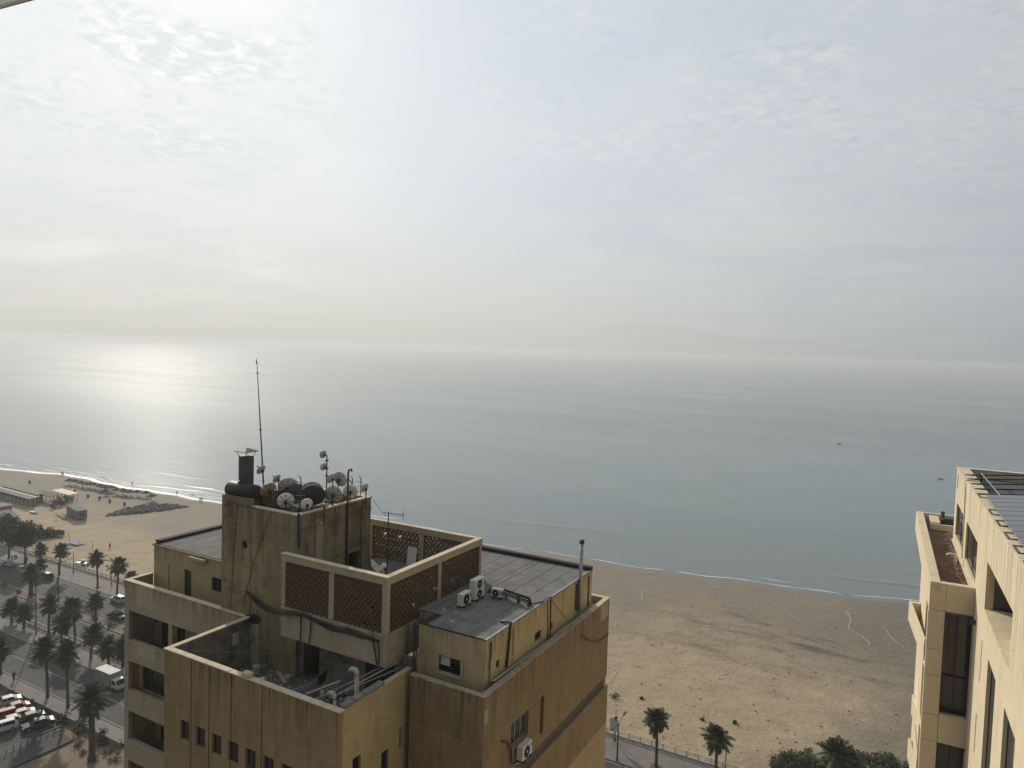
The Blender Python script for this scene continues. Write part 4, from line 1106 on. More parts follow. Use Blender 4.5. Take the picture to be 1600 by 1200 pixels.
# clutter of stays and aerials between the dishes
rg = random.Random(11)
for u, v, Y, hh_ in ((540, 430, 26.6, 1.6), (500, 460, 26.5, 1.3), (745, 350, 26.5, 1.7), (755, 420, 26.9, 1.4), (730, 470, 27.2, .9), (1175, 350, 30.8, 1.3), (1245, 350, 31.2, 1.3), (1165, 380, 31.0, .9)):
    q = ony(*T1(u, v), Y); a = thing('aerial', 'thin bent roof aerial among the satellite dishes', 'antenna', (q.x, q.y, 38.56), 0, 'aerials on the tower roof')
    MB().tube([(q.x, q.y, 38.56), (q.x + .03, q.y, q.z - .12), (q.x - .02, q.y, q.z), (q.x - .14, q.y, q.z + .05)], .025, 6).build('pole', 'dark_metal', a)
    for s in range(3):
        zz_ = q.z - .25 - .28 * s
        if zz_ > 38.7: MB().bar((q.x - rg.uniform(.1, .25), q.y - .05, zz_), (q.x + rg.uniform(.1, .25), q.y + .05, zz_ + rg.uniform(-.08, .08)), .02).build('crossbar', 'dark_metal', a)
rub = MB()
for k in range(60):
    x, y = rg.uniform(-29.8, -27), rg.uniform(26.3, 31.2); s = rg.uniform(.08, .28)
    rub.obox((x, y, 38.56 + s * .3), (s, s * 1.3, s * .7), Matrix.Rotation(rg.uniform(0, 3), 3, 'Z'))
tag(rub.build('roof_rubble', 'rubble'), 'loose blocks and scrap lying among the dishes on the tower roof', 'rubble', kind='stuff')

# yagi aerial, board, small dish inside the lattice enclosure
q = ony(607, 802, 31.0); ya = thing('yagi_aerial', 'comb-shaped television aerial on a pole inside the lattice enclosure', 'antenna', (q.x, q.y, 34.62))
MB().tube([(q.x, q.y, 34.62), (q.x, q.y, q.z + .1)], .03, 7).build('pole', 'dark_metal', ya)
e0, e1 = q + Vector((-.35, 0, 0)), q + Vector((.95, .1, 0))
MB().bar(e0, e1, .03).build('boom', 'dark_metal', ya)
for k in range(7):
    p_ = e0.lerp(e1, k / 6); ll = .12 + .03 * k; MB().bar(p_ + Vector((0, -ll, -.02)), p_ + Vector((0, ll, .02)), .015).build('element', 'dark_metal', ya)
p_ = e1; MB().bar(p_ + Vector((0, 0, -.25)), p_ + Vector((0, 0, .25)), .025).build('element', 'dark_metal', ya)
q = onx(599, 888, -22.2)
dish(599, 888, q.y, 17, -60, 8, 'dish_white', 'lone small white dish standing inside the lattice enclosure', True, z0=34.63)
o = single(MB().obox((-24.43, 32.7, 35.5), (.62, .04, 1.6), Matrix.Rotation(-.12, 3, 'X')), 'board', 'white_paint', 'white board leaning on the inner lattice wall', 'board', (-24.43, 32.7, 34.64))
pk = ony(563, 830, 30.9); single(MB().tube([(-25.6, 30.6, 34.63), (-25.95, 30.7, 36.3), (-26.45, 30.75, 38.9)], [.12, .07, .025], 6), 'plank', 'wood', 'long thin plank leaning from the lattice floor against the tower', 'plank', (-25.6, 30.6, 34.63))
# stay wire from the tower to the aerial
single(MB().tube([(-26.6, 31.55, 39.2), (-25.3, 31.3, 38.3), tuple(ony(606, 806, 31.0))], .012, 5), 'stay_wire', 'dark_metal', 'thin stay wire from the tower corner to the comb-shaped aerial', 'wire', (-26.6, 31.55, 39.2))


def ac_unit(x, y, z, rz, w_, d_, h_, fans, label):
    o = thing('air_conditioner', label, 'air conditioner', (x, y, z), rz, None, local=True)
    MB().box(-w_ / 2, w_ / 2, -d_ / 2, d_ / 2, .08, h_).build('casing', 'ac_white', o, bevel=.02)
    for s in (-1, 1): MB().box(s * w_ * .32 - .04, s * w_ * .32 + .04, -d_ / 2 - .05, d_ / 2 + .05, 0, .078).build('foot', 'dark_metal', o)
    fr = min(w_ * .33, (h_ - .1) / fans * .42)
    for k in range(fans):
        zc = .08 + (h_ - .08) * (k + .5) / fans; fx = -w_ * .08
        MB().tube([(fx, -d_ / 2 - .012, zc), (fx, -d_ / 2 - .002, zc)], fr, 24).build('fan_opening', 'black_plastic', o)
        g = MB()
        for rr_ in (fr, fr * .72, fr * .45):
            g.tube([(fx + rr_ * math.cos(a * .2618), -d_ / 2 - .02, zc + rr_ * math.sin(a * .2618)) for a in range(25)], .008, 4, False)
        for a in range(4):
            an = a * math.pi / 4; g.bar((fx - fr * math.cos(an), -d_ / 2 - .02, zc - fr * math.sin(an)), (fx + fr * math.cos(an), -d_ / 2 - .02, zc + fr * math.sin(an)), .008)
        g.build('fan_grille', 'dark_metal', o)
        MB().tube([(fx, -d_ / 2 - .028, zc), (fx, -d_ / 2 - .014, zc)], fr * .22, 12).build('fan_hub', 'ac_white', o)
    MB().box(w_ * .36, w_ * .44, -d_ / 2 - .008, -d_ / 2 - .001, h_ * .62, h_ * .85).build('badge', 'dark_metal', o)
    return o


ac_unit(-18.45, 29.1, PZ + .01, R(90), .80, .32, .68, 1, 'white single-fan air conditioner beside the lattice wall')
ac_unit(-18.42, 30.25, PZ + .01, R(90), .92, .36, 1.08, 2, 'tall white air conditioner with two fans by the lattice wall')
ac_unit(-17.62, 30.95, PZ + .01, R(6), .62, .28, .5, 1, 'small beige air conditioner in the sun beside the pipe run')
o = thing('air_conditioner_bracket', 'dark steel bracket below the wall-hung air conditioner', 'bracket', (WX1 + .25, 28.52, 28.95))
for yv in (28.15, 28.9):
    MB().bar((WX1 + .003, yv, 28.97), (WX1 + .48, yv, 28.97), .04).build('arm', 'dark_metal', o); MB().bar((WX1 + .01, yv, 28.65), (WX1 + .42, yv, 28.95), .03).build('brace', 'dark_metal', o)
ac_unit(WX1 + .26, 28.52, 28.99, R(90), .95, .34, .72, 1, 'wall-hung air conditioner under the window of the ribbed wing')
single(MB().tube([(WX1 + .05, 26.7, 30.6), (WX1 + .09, 27.2, 30.3), (WX1 + .1, 27.5, 29.8), (WX1 + .1, 27.55, 29.2), (WX1 + .12, 27.8, 29.05), (WX1 + .2, 28.0, 29.1)], .04, 7), 'hose', 'black_plastic', 'black hose hanging on the wall beside the air conditioner', 'hose', (WX1 + .05, 26.7, 30.6))
# pipe run over the roof, carried on little legs
pr_ = thing('pipe_run', 'dark insulated pipe run on short legs crossing the flat roof', 'pipes', (-17, 30.9, PZ))
for dx, dy, rr_, zz_ in ((0, 0, .07, .42), (.03, -.16, .05, .34), (0, -.3, .03, .3)):
    MB().tube([(-18.2, 31.2 + dy, PZ + zz_ - .1), (-17.3, 31.15 + dy, PZ + zz_), (-15.75, 30.9 + dy, PZ + zz_ - .05), (-15.62, 30.86 + dy, PZ + .06)], rr_, 8).build('pipe', 'black_plastic', pr_, smooth=True)
for xx in (-17.1, -16.45, -16.35, -15.8): MB().bar((xx, 30.95, PZ + .003), (xx, 30.95, PZ + .36), .06).build('leg', 'dark_metal', pr_)
single(MB().tube([(-15.7, 30.9, PZ + .08), (-15.4, 31.6, PZ + .06), (-15.35, 32.3, PZ + .1)], .03, 6), 'roof_cable', 'black_plastic', 'short black cable from the pipe run to the roof edge', 'cable', (-15.7, 30.9, PZ + .05))
# sagging cables along the ribbed wing
def sag(a, b_, s, n=10):
    a, b_ = Vector(a), Vector(b_); return [a.lerp(b_, k / n) - Vector((0, 0, s * 4 * (k / n) * (1 - k / n))) for k in range(n + 1)]
cw = thing('hanging_cable', 'thin twin cable sagging from the penthouse roof edge along the ribbed wall', 'cable', (PX1 + .1, 32.4, 35.2))
MB().tube([Vector((PX1 + .08, 32.4, 35.2))] + sag((PX1 + .5, 33.5, 33.9), (WX1 + .05, 36.1, 32.0), .1, 5) + sag((WX1 + .06, 36.2, 31.9), (WX1 + .05, 39.6, 31.1), .3, 8), .02, 5).build('cable', 'rust', cw)
MB().tube(sag((WX1 + .06, 35.2, 32.4), (WX1 + .05, 39.6, 30.95), .35, 10), .018, 5).build('cable', 'rust', cw)
# thick cable bundle slung across the front of the lattice box
cb = thing('cable_bundle', 'thick bundle of black cables slung along the lattice box', 'cables', tuple(ony(385, 931, 24.9)))
T3 = lambda u, v: (400 + u / 4.4444, 780 + v / 4.4444)
key = [(-70, 640), (0, 705), (75, 760), (160, 788), (330, 800), (430, 850), (520, 890), (640, 915), (740, 955), (850, 985)]
rg = random.Random(2)
for c_ in range(7):
    o1, o2 = rg.uniform(-16, 16), rg.uniform(-10, 10)
    pts = [ony(*T3(u, v + (o1 if 0 < i < 9 else o1 * .2) + 6 * math.sin(i * 1.3 + c_)), (LY0 - .08 - .012 * c_ if u > 150 else TY0 - .1 - .015 * c_)) for i, (u, v) in enumerate(key)]
    MB().tube(pts, rg.choice((.02, .03, .04)), 6).build('cable', 'black_plastic', cb, smooth=True)
for u0, v0, u1, v1 in ((310, 800, 305, 985), (380, 830, 368, 1000), (810, 985, 838, 1150), (850, 985, 850, 1150)):
    MB().tube([ony(*T3(u0, v0), LY0 - .07), ony(*T3((u0 + u1) / 2 + 4, (v0 + v1) / 2), LY0 - .05), ony(*T3(u1, v1), LY0 - .06)], .028, 6).build('drop_cable', 'black_plastic', cb)
# tangle on top of the terrace corner pillar
tg = MB()
for k in range(14):
    a = rg.uniform(0, 6.28); r_ = rg.uniform(.12, .4); tg.tube([(-29.65 + r_ * math.cos(a + t_ * .8) * (1 + .1 * t_), 25.9 + .12 * math.sin(a + t_), 33.0 + .15 * math.sin(t_ * 1.7 + a) + .02 * k) for t_ in range(8)], .02, 5)
single(tg, 'wire_tangle', 'black_plastic', 'tangle of black wires on the corner pillar of the terrace', 'wires', (-29.65, 25.9, 32.9))

# washing lines on the terrace: strung from the front parapet up to the lattice box
TQ = lambda u, v: (440 + u / 8.0, 980 + v / 8.0)
def garments(pa, pb, specs, lab, sagv):
    line = sag(pa, pb, sagv, 14); o = single(MB().tube(line, .008, 5), 'washing_line', 'galv', lab, 'washing line', tuple(pa))
    def at_(k):
        i = min(13, int(k * 14)); return line[i].lerp(line[i + 1], k * 14 - i)
    for k0, k1, hgt_, mt, lb, cut in specs:
        mb = MB(); n = 8; m_ = 6
        for i in range(n + 1):
            p = at_(k0 + (k1 - k0) * i / n)
            for j in range(m_ + 1):
                q = j / m_; hh_ = hgt_ * (1 - (0.25 * math.sin(math.pi * i / n) if cut else 0)) * q
                mb.v.append((p.x + .03 * math.sin(i * 1.7 + q * 3) * q, p.y + .05 * math.sin(i * 1.3 + k0 * 20) * q, p.z - hh_))
        for i in range(n):
            for j in range(m_): a = i * (m_ + 1) + j; mb.f.append((a, a + 1, a + m_ + 2, a + m_ + 1))
        g = single(mb, 'laundry', mt, lb, 'laundry', tuple(at_((k0 + k1) / 2)), 'washing on the terrace', smooth=True)
        s_ = g.modifiers.new('thickness', 'SOLIDIFY'); s_.thickness = .012
    return o


pa = ony(449, 1077, 21.35); pb = ony(514, 1041, 24.6); print('line1', pa, pb)
garments(pa, pb, [(.03, .34, .8, 'linen_grey', 'wide blue-grey sheet hanging on the left washing line', 0), (.36, .55, .75, 'linen_lilac', 'lilac trousers on the left washing line', 1), (.57, .70, .85, 'linen_rose', 'dull pink cloth on the left washing line', 0), (.73, .95, .5, 'cloth_dark', 'black garment at the far end of the left washing line', 0)], 'left washing line strung across the sunken terrace', .25)
pa = ony(500, 1079, 21.9); pb = ony(546, 1053, 24.6); print('line2', pa, pb)
garments(pa, pb, [(.02, .14, .85, 'linen_white', 'white shirt at the near end of the right washing line', 1), (.18, .33, .55, 'linen_lilac', 'pale towel next to the white shirt on the right line', 0), (.35, .52, .5, 'linen_grey', 'blue-grey towel in the middle of the right line', 0), (.54, .73, .5, 'linen_lilac', 'lilac towel past the middle of the right line', 0), (.76, .96, .5, 'linen_grey', 'blue-grey towel at the far end of the right line', 0)], 'right washing line close to the terrace corner', .12)
# odds and ends on the terrace floor
rq = random.Random(51)
def bucket(x, y, z, r_, mt, lb):
    o = thing('bucket', lb, 'bucket', (x, y, z)); MB().tube([(x, y, z), (x, y, z + .02), (x, y, z + r_ * 2)], [r_ * .8, r_ * .85, r_], 14).build('pail', mt, o)
    MB().tube([(x + r_ * math.cos(a * .3), y, z + r_ * 2 + r_ * .9 * math.sin(a * .3)) for a in range(11)], .012, 5).build('handle', 'dark_metal', o)
bucket(-27.3, 24.4, 30.703, .2, 'dish_white', 'white bucket on the terrace floor by the wooden door')
bucket(-26.5, 25.4, 30.703, .18, 'pipe_pvc', 'buff bucket on the terrace floor by the dark doorway')
bucket(-28.6, 25.2, 30.703, .22, 'dish_grey', 'grey bucket on the terrace floor beside the stained pillar')
for k, (x, y, a_, lb) in enumerate(((-28.6, 23.6, .3, 'loose board lying in the middle of the terrace floor'), (-27.2, 25.6, -.5, 'loose board by the wooden terrace door'), (-25.6, 25.0, 1.1, 'loose board below the left washing line'))):
    single(MB().obox((x, y, 30.74), (1.5, .22, .05), Matrix.Rotation(a_, 3, 'Z')), 'board', 'pipe_pvc', lb, 'board', (x, y, 30.705))
fl_ = MB()
for k in range(160):
    x, y = rq.uniform(-29.7, -21.5), rq.choice((rq.uniform(24.6, 26.1), rq.uniform(21.4, 26.1))); s = rq.uniform(.04, .13)
    fl_.obox((x, y, 30.705 + s * .2), (s, s * 1.4, s * .5), Matrix.Rotation(rq.uniform(0, 3), 3, 'Z'))
tag(fl_.build('plaster_crumbs', 'dirty_white'), 'pale crumbs of fallen plaster on the sunken terrace floor', 'crumbs', kind='stuff')
# vents, poles and scrap in the terrace corner
def vent(x, y, z0, z1, r_, lb):
    o = thing('vent_pipe', lb, 'vent pipe', (x, y, z0))
    MB().tube([(x, y, z0), (x, y, z1)], r_, 12).build('pipe', 'pipe_pvc', o, smooth=True)
    MB().tube([(x, y, z1 - .05), (x, y, z1 + .1), (x - .07, y - .02, z1 + .2), (x - .2, y - .05, z1 + .22), (x - .3, y - .07, z1 + .14)], r_ * 1.25, 12).build('elbow', 'pipe_pvc', o, smooth=True)
    MB().tube([(x + r_ + .03, y, z0), (x + r_ + .02, y, z1 - .2)], .02, 6).build('conduit', 'white_paint', o)
q = onx(*TQ(935, 790), -19.95); vent(-19.95, q.y, 30.71, 33.75, .09, 'tall buff vent pipe with a bent top in the terrace corner')
vent(-19.75, 21.45, 30.71, 33.42, .06, 'short vent pipe right at the outer terrace corner')
for k, (xa, ya_, za, xb, yb_, zb) in enumerate(((-20.9, 21.5, 33.0, -20.2, 25.9, 33.2), (-20.6, 22.2, 32.9, -19.9, 25.9, 33.24), (-20.2, 22.6, 33.1, -19.5, 25.6, 33.2), (-21.3, 21.4, 33.2, -20.9, 23.0, 33.22))):
    single(MB().bar((xa, ya_, za), (xb, yb_, zb), .06, .05), 'bar', 'pipe_pvc' if k % 2 else 'galv', 'pale bar laid across the scrap in the terrace corner', 'bar', (xa, ya_, za), 'bars in the terrace corner')
scr = MB(); rg = random.Random(9)
for k in range(90):
    x, y = rg.uniform(-21.0, -19.45), rg.uniform(21.4, 23.4); s = rg.uniform(.08, .3)
    scr.obox((x, y, rg.uniform(31.6, 33.0)), (s, s * rg.uniform(.3, 2), s * .6), Matrix.Rotation(rg.uniform(0, 3), 3, Vector((rg.random(), rg.random(), 1)).normalized()))
tag(scr.build('scrap_heap', 'rubble'), 'heap of scrap filling the outer corner of the sunken terrace', 'scrap', kind='stuff')
for k, y in enumerate((21.3, 21.95, 22.6, 23.2)):
    single(MB().box(QX1 - .3, QX1 + .02, y, y + .58, ZP + .003, ZP + .12), 'concrete_block', 'concrete', 'grey block laid on the terrace parapet beside the scrap heap', 'block', (QX1 - .14, y + .29, ZP), 'blocks on the parapet', bevel=.02)
single(MB().box(-24.75, -24.3, QY0 - .03, QY0 + .27, ZP + .01, ZP + .2), 'concrete_block', 'coping', 'single buff block standing alone on the front parapet', 'block', (-24.5, QY0 + .1, ZP), bevel=.02)
for a, b_ in (((-29.5, 22.0, 32.9), (-27.7, 26.1, 31.6)), ((-29.2, 21.4, 33.0), (-28.2, 24.2, 30.8)), ((-25.0, 21.3, 33.1), (-26.4, 26.1, 32.2))):
    single(MB().bar(a, b_, .03), 'pole', 'galv', 'thin pale pole slanting across the sunken terrace', 'pole', a, 'poles on the terrace')
single(MB().box(-29.78, -29.74, 24.6, 25.0, 32.1, 32.75), 'notice_board', 'dirty_white', 'small pale board hung on the terrace side wall', 'board', (-29.76, 24.8, 32.1))

# ------------------------------------------------------------------ right-hand building (turned 1.25 degrees against the first)
PHI = R(1.25); ROT = Matrix.Rotation(PHI, 3, 'Z')


def rthing(name, label, cat, loc, group=None):
    o = thing(name, label, cat, tuple(ROT @ Vector(loc)), PHI, group); OFF[o] = Vector(loc); return o


def rsingle(mb, name, mt, label, cat, loc, group=None, smooth=False, bevel=0.0):
    o = mb.build(name, mt, None, smooth, bevel, off=Vector(loc)); o.location = ROT @ Vector(loc); o.rotation_euler = (0, 0, PHI)
    return tag(o, label, cat, group)


RB = rthing('apartment_building', 'cream stone-clad high-rise with planted balcony and solar panels on its roof', 'building', (10, 33, G))
def rp(mb, name, mt, bevel=0.0, parent=None): return mb.build(name, mt, parent or RB, False, bevel)
RX, RY0, RY1, RTOP = 4.29, 12.0, 51.6, 41.44
S = 3.2
hl = [(46.15, 50.42, 37.5, 39.48), (39.55, 44.62, 37.5, 39.5), (29.1, 35.95, 37.48, 39.54), (35.86, 36.08, 34.25, 36.1), (31.75, 33.95, 30.0, 36.05), (27.2, 29.55, 30.0, 36.0), (36.1, 36.36, 30.95, 32.75)]
hl += [(35.9, 36.1, 27.6, 29.6)]
rp(wall(MB(), 'x', RX, RX + .3, RY0, RY1, 16, RTOP, hl), 'wall', 'cream_stone')
rp(MB().box(RX, RX + .3, RY0, RY1, G, 15.997), 'wall', 'cream_stone')
rp(MB().box(RX + .303, 16, RY1 - .3, RY1, G, RTOP), 'wall', 'cream_stone')
rp(MB().box(RX + .303, 16, RY0, RY0 + .3, G, RTOP), 'wall', 'cream_stone')
rp(MB().box(15.7, 16, RY0 + .303, RY1 - .303, G, RTOP), 'wall', 'cream_stone')
rp(MB().box(RX + .303, 15.697, RY0 + .303, RY1 - .303, 40.75, 40.95), 'roof', 'roof_dark')
rp(MB().box(RX - .03, RX + .62, RY0, RY1 + .02, RTOP + .002, RTOP + .06), 'coping', 'cream_stone', .01)
rp(MB().box(RX + .303, RX + .6, RY0, RY1 - .31, 40.953, RTOP), 'parapet', 'cream_stone')
rp(MB().box(RX + .623, 16, RY1 - .34, RY1 + .02, RTOP + .002, RTOP + .06), 'coping', 'white_paint', .01)
rp(MB().box(RX - .012, RX - .001, RY1 - 1.0, RY1 - .75, 40.35, 41.15), 'vent_slot', 'dark_metal')
# windows set into the long lit wall
def rwin(b0, b1, c0, c1, depth, mull, fm='joint_dark', gm='glass_green', axis='x', p=RX, inward=1):
    return window(axis, p, b0, b1, c0, c1, depth, parent=RB, mullions=mull, fm=fm, gm=gm, fw=.06, inward=inward)
rwin(*hl[0], .12, 1); rwin(*hl[1], .12, 1)
for h_ in (hl[3], hl[6], hl[7]): rwin(*h_, .1, 0, gm='glass_dim', fm='cream_panel')
rwin(*hl[4], .16, 0); rwin(*hl[5], .16, 0)
rp(MB().box(RX + .17, RX + .3, hl[4][0] + .06, hl[4][1] - .06, 32.9, 33.02), 'transom', 'cream_panel')
# deep loggia with paved floor and glazed back
a0, a1, z0_, z1_ = hl[2]
rp(MB().box(RX + .303, RX + 3.4, a0 - .3, a1 + .3, z0_ - .25, z0_ - .003), 'loggia_floor', 'cream_panel')
rp(MB().box(RX + .303, RX + 3.4, a0 - .3, a1 + .3, z1_ + .003, z1_ + .2), 'loggia_ceiling', 'cream_panel')
rp(MB().box(RX + .303, RX + 3.4, a1 + .003, a1 + .3, z0_, z1_), 'loggia_glazing', 'glass_green')
window('x', RX + 2.2, a0 - .2, a1, z0_, z1_, .0, parent=RB, mullions=4, fm='joint_dark', gm='glass_green', fw=.07)
for k in range(6):
    rp(MB().box(RX + .32, RX + 2.1, a0 + 1.15 * k + .01, a0 + 1.15 * (k + 1), z0_ - .002, z0_ + .012), 'paving_slab', 'cream_stone')
rp(MB().box(RX + .5, RX + 1.2, a0 + .1, a0 + 3.4, z0_ + .014, z0_ + .5), 'planter_wall', 'cream_stone')
# dark room behind every opening
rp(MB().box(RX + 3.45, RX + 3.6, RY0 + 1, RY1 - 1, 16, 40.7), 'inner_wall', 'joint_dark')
# thin pipe down the wall
rp(MB().tube([(RX + .55, 45.9, RTOP + .09), (RX - .03, 45.95, RTOP + .09), (RX - .05, 45.7, RTOP - .3), (RX - .05, 45.35, 37.3)], .03, 6), 'downpipe', 'pipe_pvc')
# wall lamp and dome camera
wl = MB().box(RX - .25, RX - .003, 38.35, 38.5, 35.95, 36.15); rp(wl, 'floodlight', 'dark_metal')
# the projecting balcony stack
BX, BY, BZ = 2.46, 39.16, 37.45
BYE = 57.0
rp(MB().box(BX, BX + .43, BY, BYE, 36.1, BZ), 'parapet', 'cream_stone', .01)
rp(MB().box(BX + .433, RX - .003, BY, BY + .38, 36.1, BZ - .02), 'parapet', 'cream_stone', .01)
rp(MB().box(BX + .433, 5.2, BYE - .3, BYE, 36.1, BZ), 'parapet', 'cream_stone', .01)
rp(MB().box(BX + .433, RX - .003, BY + .383, RY1, 35.9, 36.6), 'balcony_slab', 'concrete')
rp(MB().box(BX + .433, 5.2, RY1 + .003, BYE - .303, 35.9, 36.3), 'balcony_slab', 'concrete')
rp(MB().box(BX + .75, 5.2, 54.1, 54.3, 36.6, 37.25), 'planter_wall', 'cream_stone')
rp(MB().box(BX + .75, BX + 1.3, 54.303, BYE - .31, 36.303, 37.35), 'planter_wall', 'cream_stone')
rp(MB().box(RX - .1, RX - .004, BY + .4, RY1 - .3, 36.98, 37.06), 'edging', 'cream_stone')
# soil bed, uneven
xs = frange(BX + .434, RX - .004, 14); ys = frange(BY + .385, 54.09, 90); mb = MB(); nx = len(xs)
for y in ys:
    for x in xs: mb.v.append((x, y, 36.86 + .16 * (vnoise(x * 3.1, y * 3.1) - .5) + .10 * (vnoise(x * 9, y * 9) - .5)))
mb.f = [(j * nx + i, j * nx + i + 1, (j + 1) * nx + i + 1, (j + 1) * nx + i) for j in range(len(ys) - 1) for i in range(nx - 1)]
tag(rsingle(mb, 'soil_bed', 'soil', 'brown soil filling the long balcony planter of the cream building', 'soil', (3.4, 46, 36.6)), kind='stuff')
rsingle(MB().tube([(3.95, 45.2, 36.8), (3.95, 45.2, 37.42), (3.9, 45.15, 37.52), (3.7, 45.0, 37.56), (3.5, 44.9, 37.5)], .06, 8), 'soil_pipe', 'white_paint', 'white bent pipe standing in the balcony soil bed', 'pipe', (3.95, 45.2, 36.8), smooth=True)
rsingle(MB().obox((3.35, 40.6, 36.98), (.12, .16, .08), Matrix.Rotation(.4, 3, 'Z')), 'pebble', 'white_paint', 'single white stone on the balcony soil bed', 'stone', (3.35, 40.6, 36.92))
bb = rthing('barbecue', 'dark grill box on the far end of the planted balcony', 'barbecue', (4.1, 55.6, 36.303))
MB().box(3.9, 5.0, 55.1, 55.9, 36.95, 37.5).build('body', 'dark_metal', bb, bevel=.05)
MB().tube([(3.95, 55.5, 37.0), (3.95, 55.5, 37.9)], .12, 10).build('flue', 'soot_metal', bb)
for xx in (4.0, 4.9):
    for yy_ in (55.2, 55.8): MB().box(xx - .03, xx + .03, yy_ - .03, yy_ + .03, 36.303, 36.95).build('leg', 'dark_metal', bb)
MB().box(4.0, 5.0, 54.75, 55.08, 36.9, 36.95).build('shelf', 'galv', bb)
# stack body below the balcony: cladding panels, tall recess with windows
rp(MB().box(BX + .03, BX + .3, BY + .04, RY1 - 4, 14, 36.09), 'wall', 'cream_stone')
rp(MB().box(BX + .03, BX + .3, BY + .04, RY1 - 4, G, 13.997), 'wall', 'cream_stone')
pan = []
zs = [37.41, 36.1]
for k in range(8): zs += [34.2 - S * k, 32.9 - S * k]
def panel(x0, x1, z0, z1, nm='cladding_panel'): rp(MB().box(x0 + .008, x1 - .008, BY - .03, BY + .012, z0 + .01, z1 - .01), nm, 'cream_panel', .004)
panel(BX, 3.13, 36.1, 37.41); panel(3.13, RX, 36.1, 37.41)
for i in range(1, len(zs) - 1): panel(BX, 3.13, zs[i + 1], zs[i])
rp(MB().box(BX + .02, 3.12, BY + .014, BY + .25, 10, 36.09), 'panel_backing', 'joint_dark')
rp(MB().box(3.135, RX - .003, BY + 1.3, BY + 1.5, 10, 36.09), 'recess_wall', 'dirty_wall')
rp(MB().box(3.135, 3.16, BY + .26, BY + 1.297, 10, 36.09), 'recess_wall', 'joint_dark')
for k in range(4):
    zb = 31.1 - S * k
    if k < 3:
        rp(MB().box(3.14, RX - .004, BY - .03, BY + .25, zb - 1.40, zb - .01), 'spandrel', 'cream_panel', .004)
        rp(MB().box(3.135, RX - .003, BY + .25, BY + 1.297, zb - .35, zb - .1), 'floor_slab', 'concrete')
    window('y', BY + .55, 3.17, RX - .01, zb + .02, zb + 1.75, 0.0, parent=RB, mullions=1, fm='dark_metal', gm='glass_dim', fw=.06)
    window('y', BY + .55, 3.17, RX - .01, zb + 1.8, zb + 1.85 + (3.1 if k == 0 else .0) + .02, 0.0, parent=RB, mullions=0, fm='dark_metal', gm='glass', fw=.02) if k == 0 else None
# curtains behind the uppermost window
rp(MB().box(3.3, 3.6, BY + .62, BY + .66, 31.2, 32.8), 'curtain', 'linen_white'); rp(MB().box(3.8, 4.1, BY + .62, BY + .66, 31.2, 32.8), 'curtain', 'linen_white')
# strip windows on the narrow seaward side and lower balconies
for k in range(4):
    z1q = 36.0 - S * k
    rp(MB().box(BX - .004, BX + .028, BY + .5, BY + 1.9, z1q - 2.6, z1q - .1), 'strip_window', 'glass_green')
    rp(MB().box(BX - .02, BX + .028, BY + .06, BY + .4, z1q - 3.2, z1q), 'pilaster', 'cream_stone')
    if k > 2: continue
    d_ = ray(*((1420.6, 938), (1425.0, 1085), (1419.0, 1153))[k], basis(27.75)); q_ = EYE + d_ * (46.1 / d_.y)
    zt_ = q_.z; x_o = q_.x
    def wedge(x_out, x_in, z0, z1):      # balcony that tapers towards the near end
        return MB().add([(x_out, 46.1, z0), (x_out + .50, BY + .9, z0), (x_in + .45, BY + .9, z0), (x_in, 46.1, z0), (x_out, 46.1, z1), (x_out + .50, BY + .9, z1), (x_in + .45, BY + .9, z1), (x_in, 46.1, z1)], [(0, 3, 2, 1), (4, 5, 6, 7), (0, 1, 5, 4), (1, 2, 6, 5), (2, 3, 7, 6), (3, 0, 4, 7)])
    rp(wedge(x_o, x_o + .11, zt_ - 1.1, zt_), 'balcony_parapet', 'cream_stone')
    rp(MB().box(x_o + .12, BX + .02, 45.8, 46.1, zt_ - 1.1, zt_ - .01), 'balcony_parapet', 'cream_stone', .01)
    rp(MB().add([(x_o + .12, 45.79, zt_ - 1.05), (x_o + .49, BY + 1.9, zt_ - 1.05), (BX + .02, BY + 1.9, zt_ - 1.05), (BX + .02, 45.79, zt_ - 1.05), (x_o + .12, 45.79, zt_ - .8), (x_o + .49, BY + 1.9, zt_ - .8), (BX + .02, BY + 1.9, zt_ - .8), (BX + .02, 45.79, zt_ - .8)], [(0, 3, 2, 1), (4, 5, 6, 7), (0, 1, 5, 4), (1, 2, 6, 5), (2, 3, 7, 6), (3, 0, 4, 7)]), 'balcony_slab', 'concrete')
# clips on the parapet that hold the panel rails
for k, yv in enumerate((41.2, 36.9, 34.5, 32.2, 30.0, 27.8)):
    o = rthing('rail_bracket', 'dark rectangular steel bracket lying on the cream roof parapet', 'bracket', (4.55, yv, RTOP + .062), 'steel brackets on the parapet')
    zb = RTOP + .064
    for x0, x1, y0, y1 in ((4.36, 4.74, yv - .6, yv - .54), (4.36, 4.74, yv + .54, yv + .6), (4.36, 4.41, yv - .54, yv + .54)):
        MB().box(x0, x1, y0, y1, zb, zb + .03).build('bar', 'dark_metal', o)
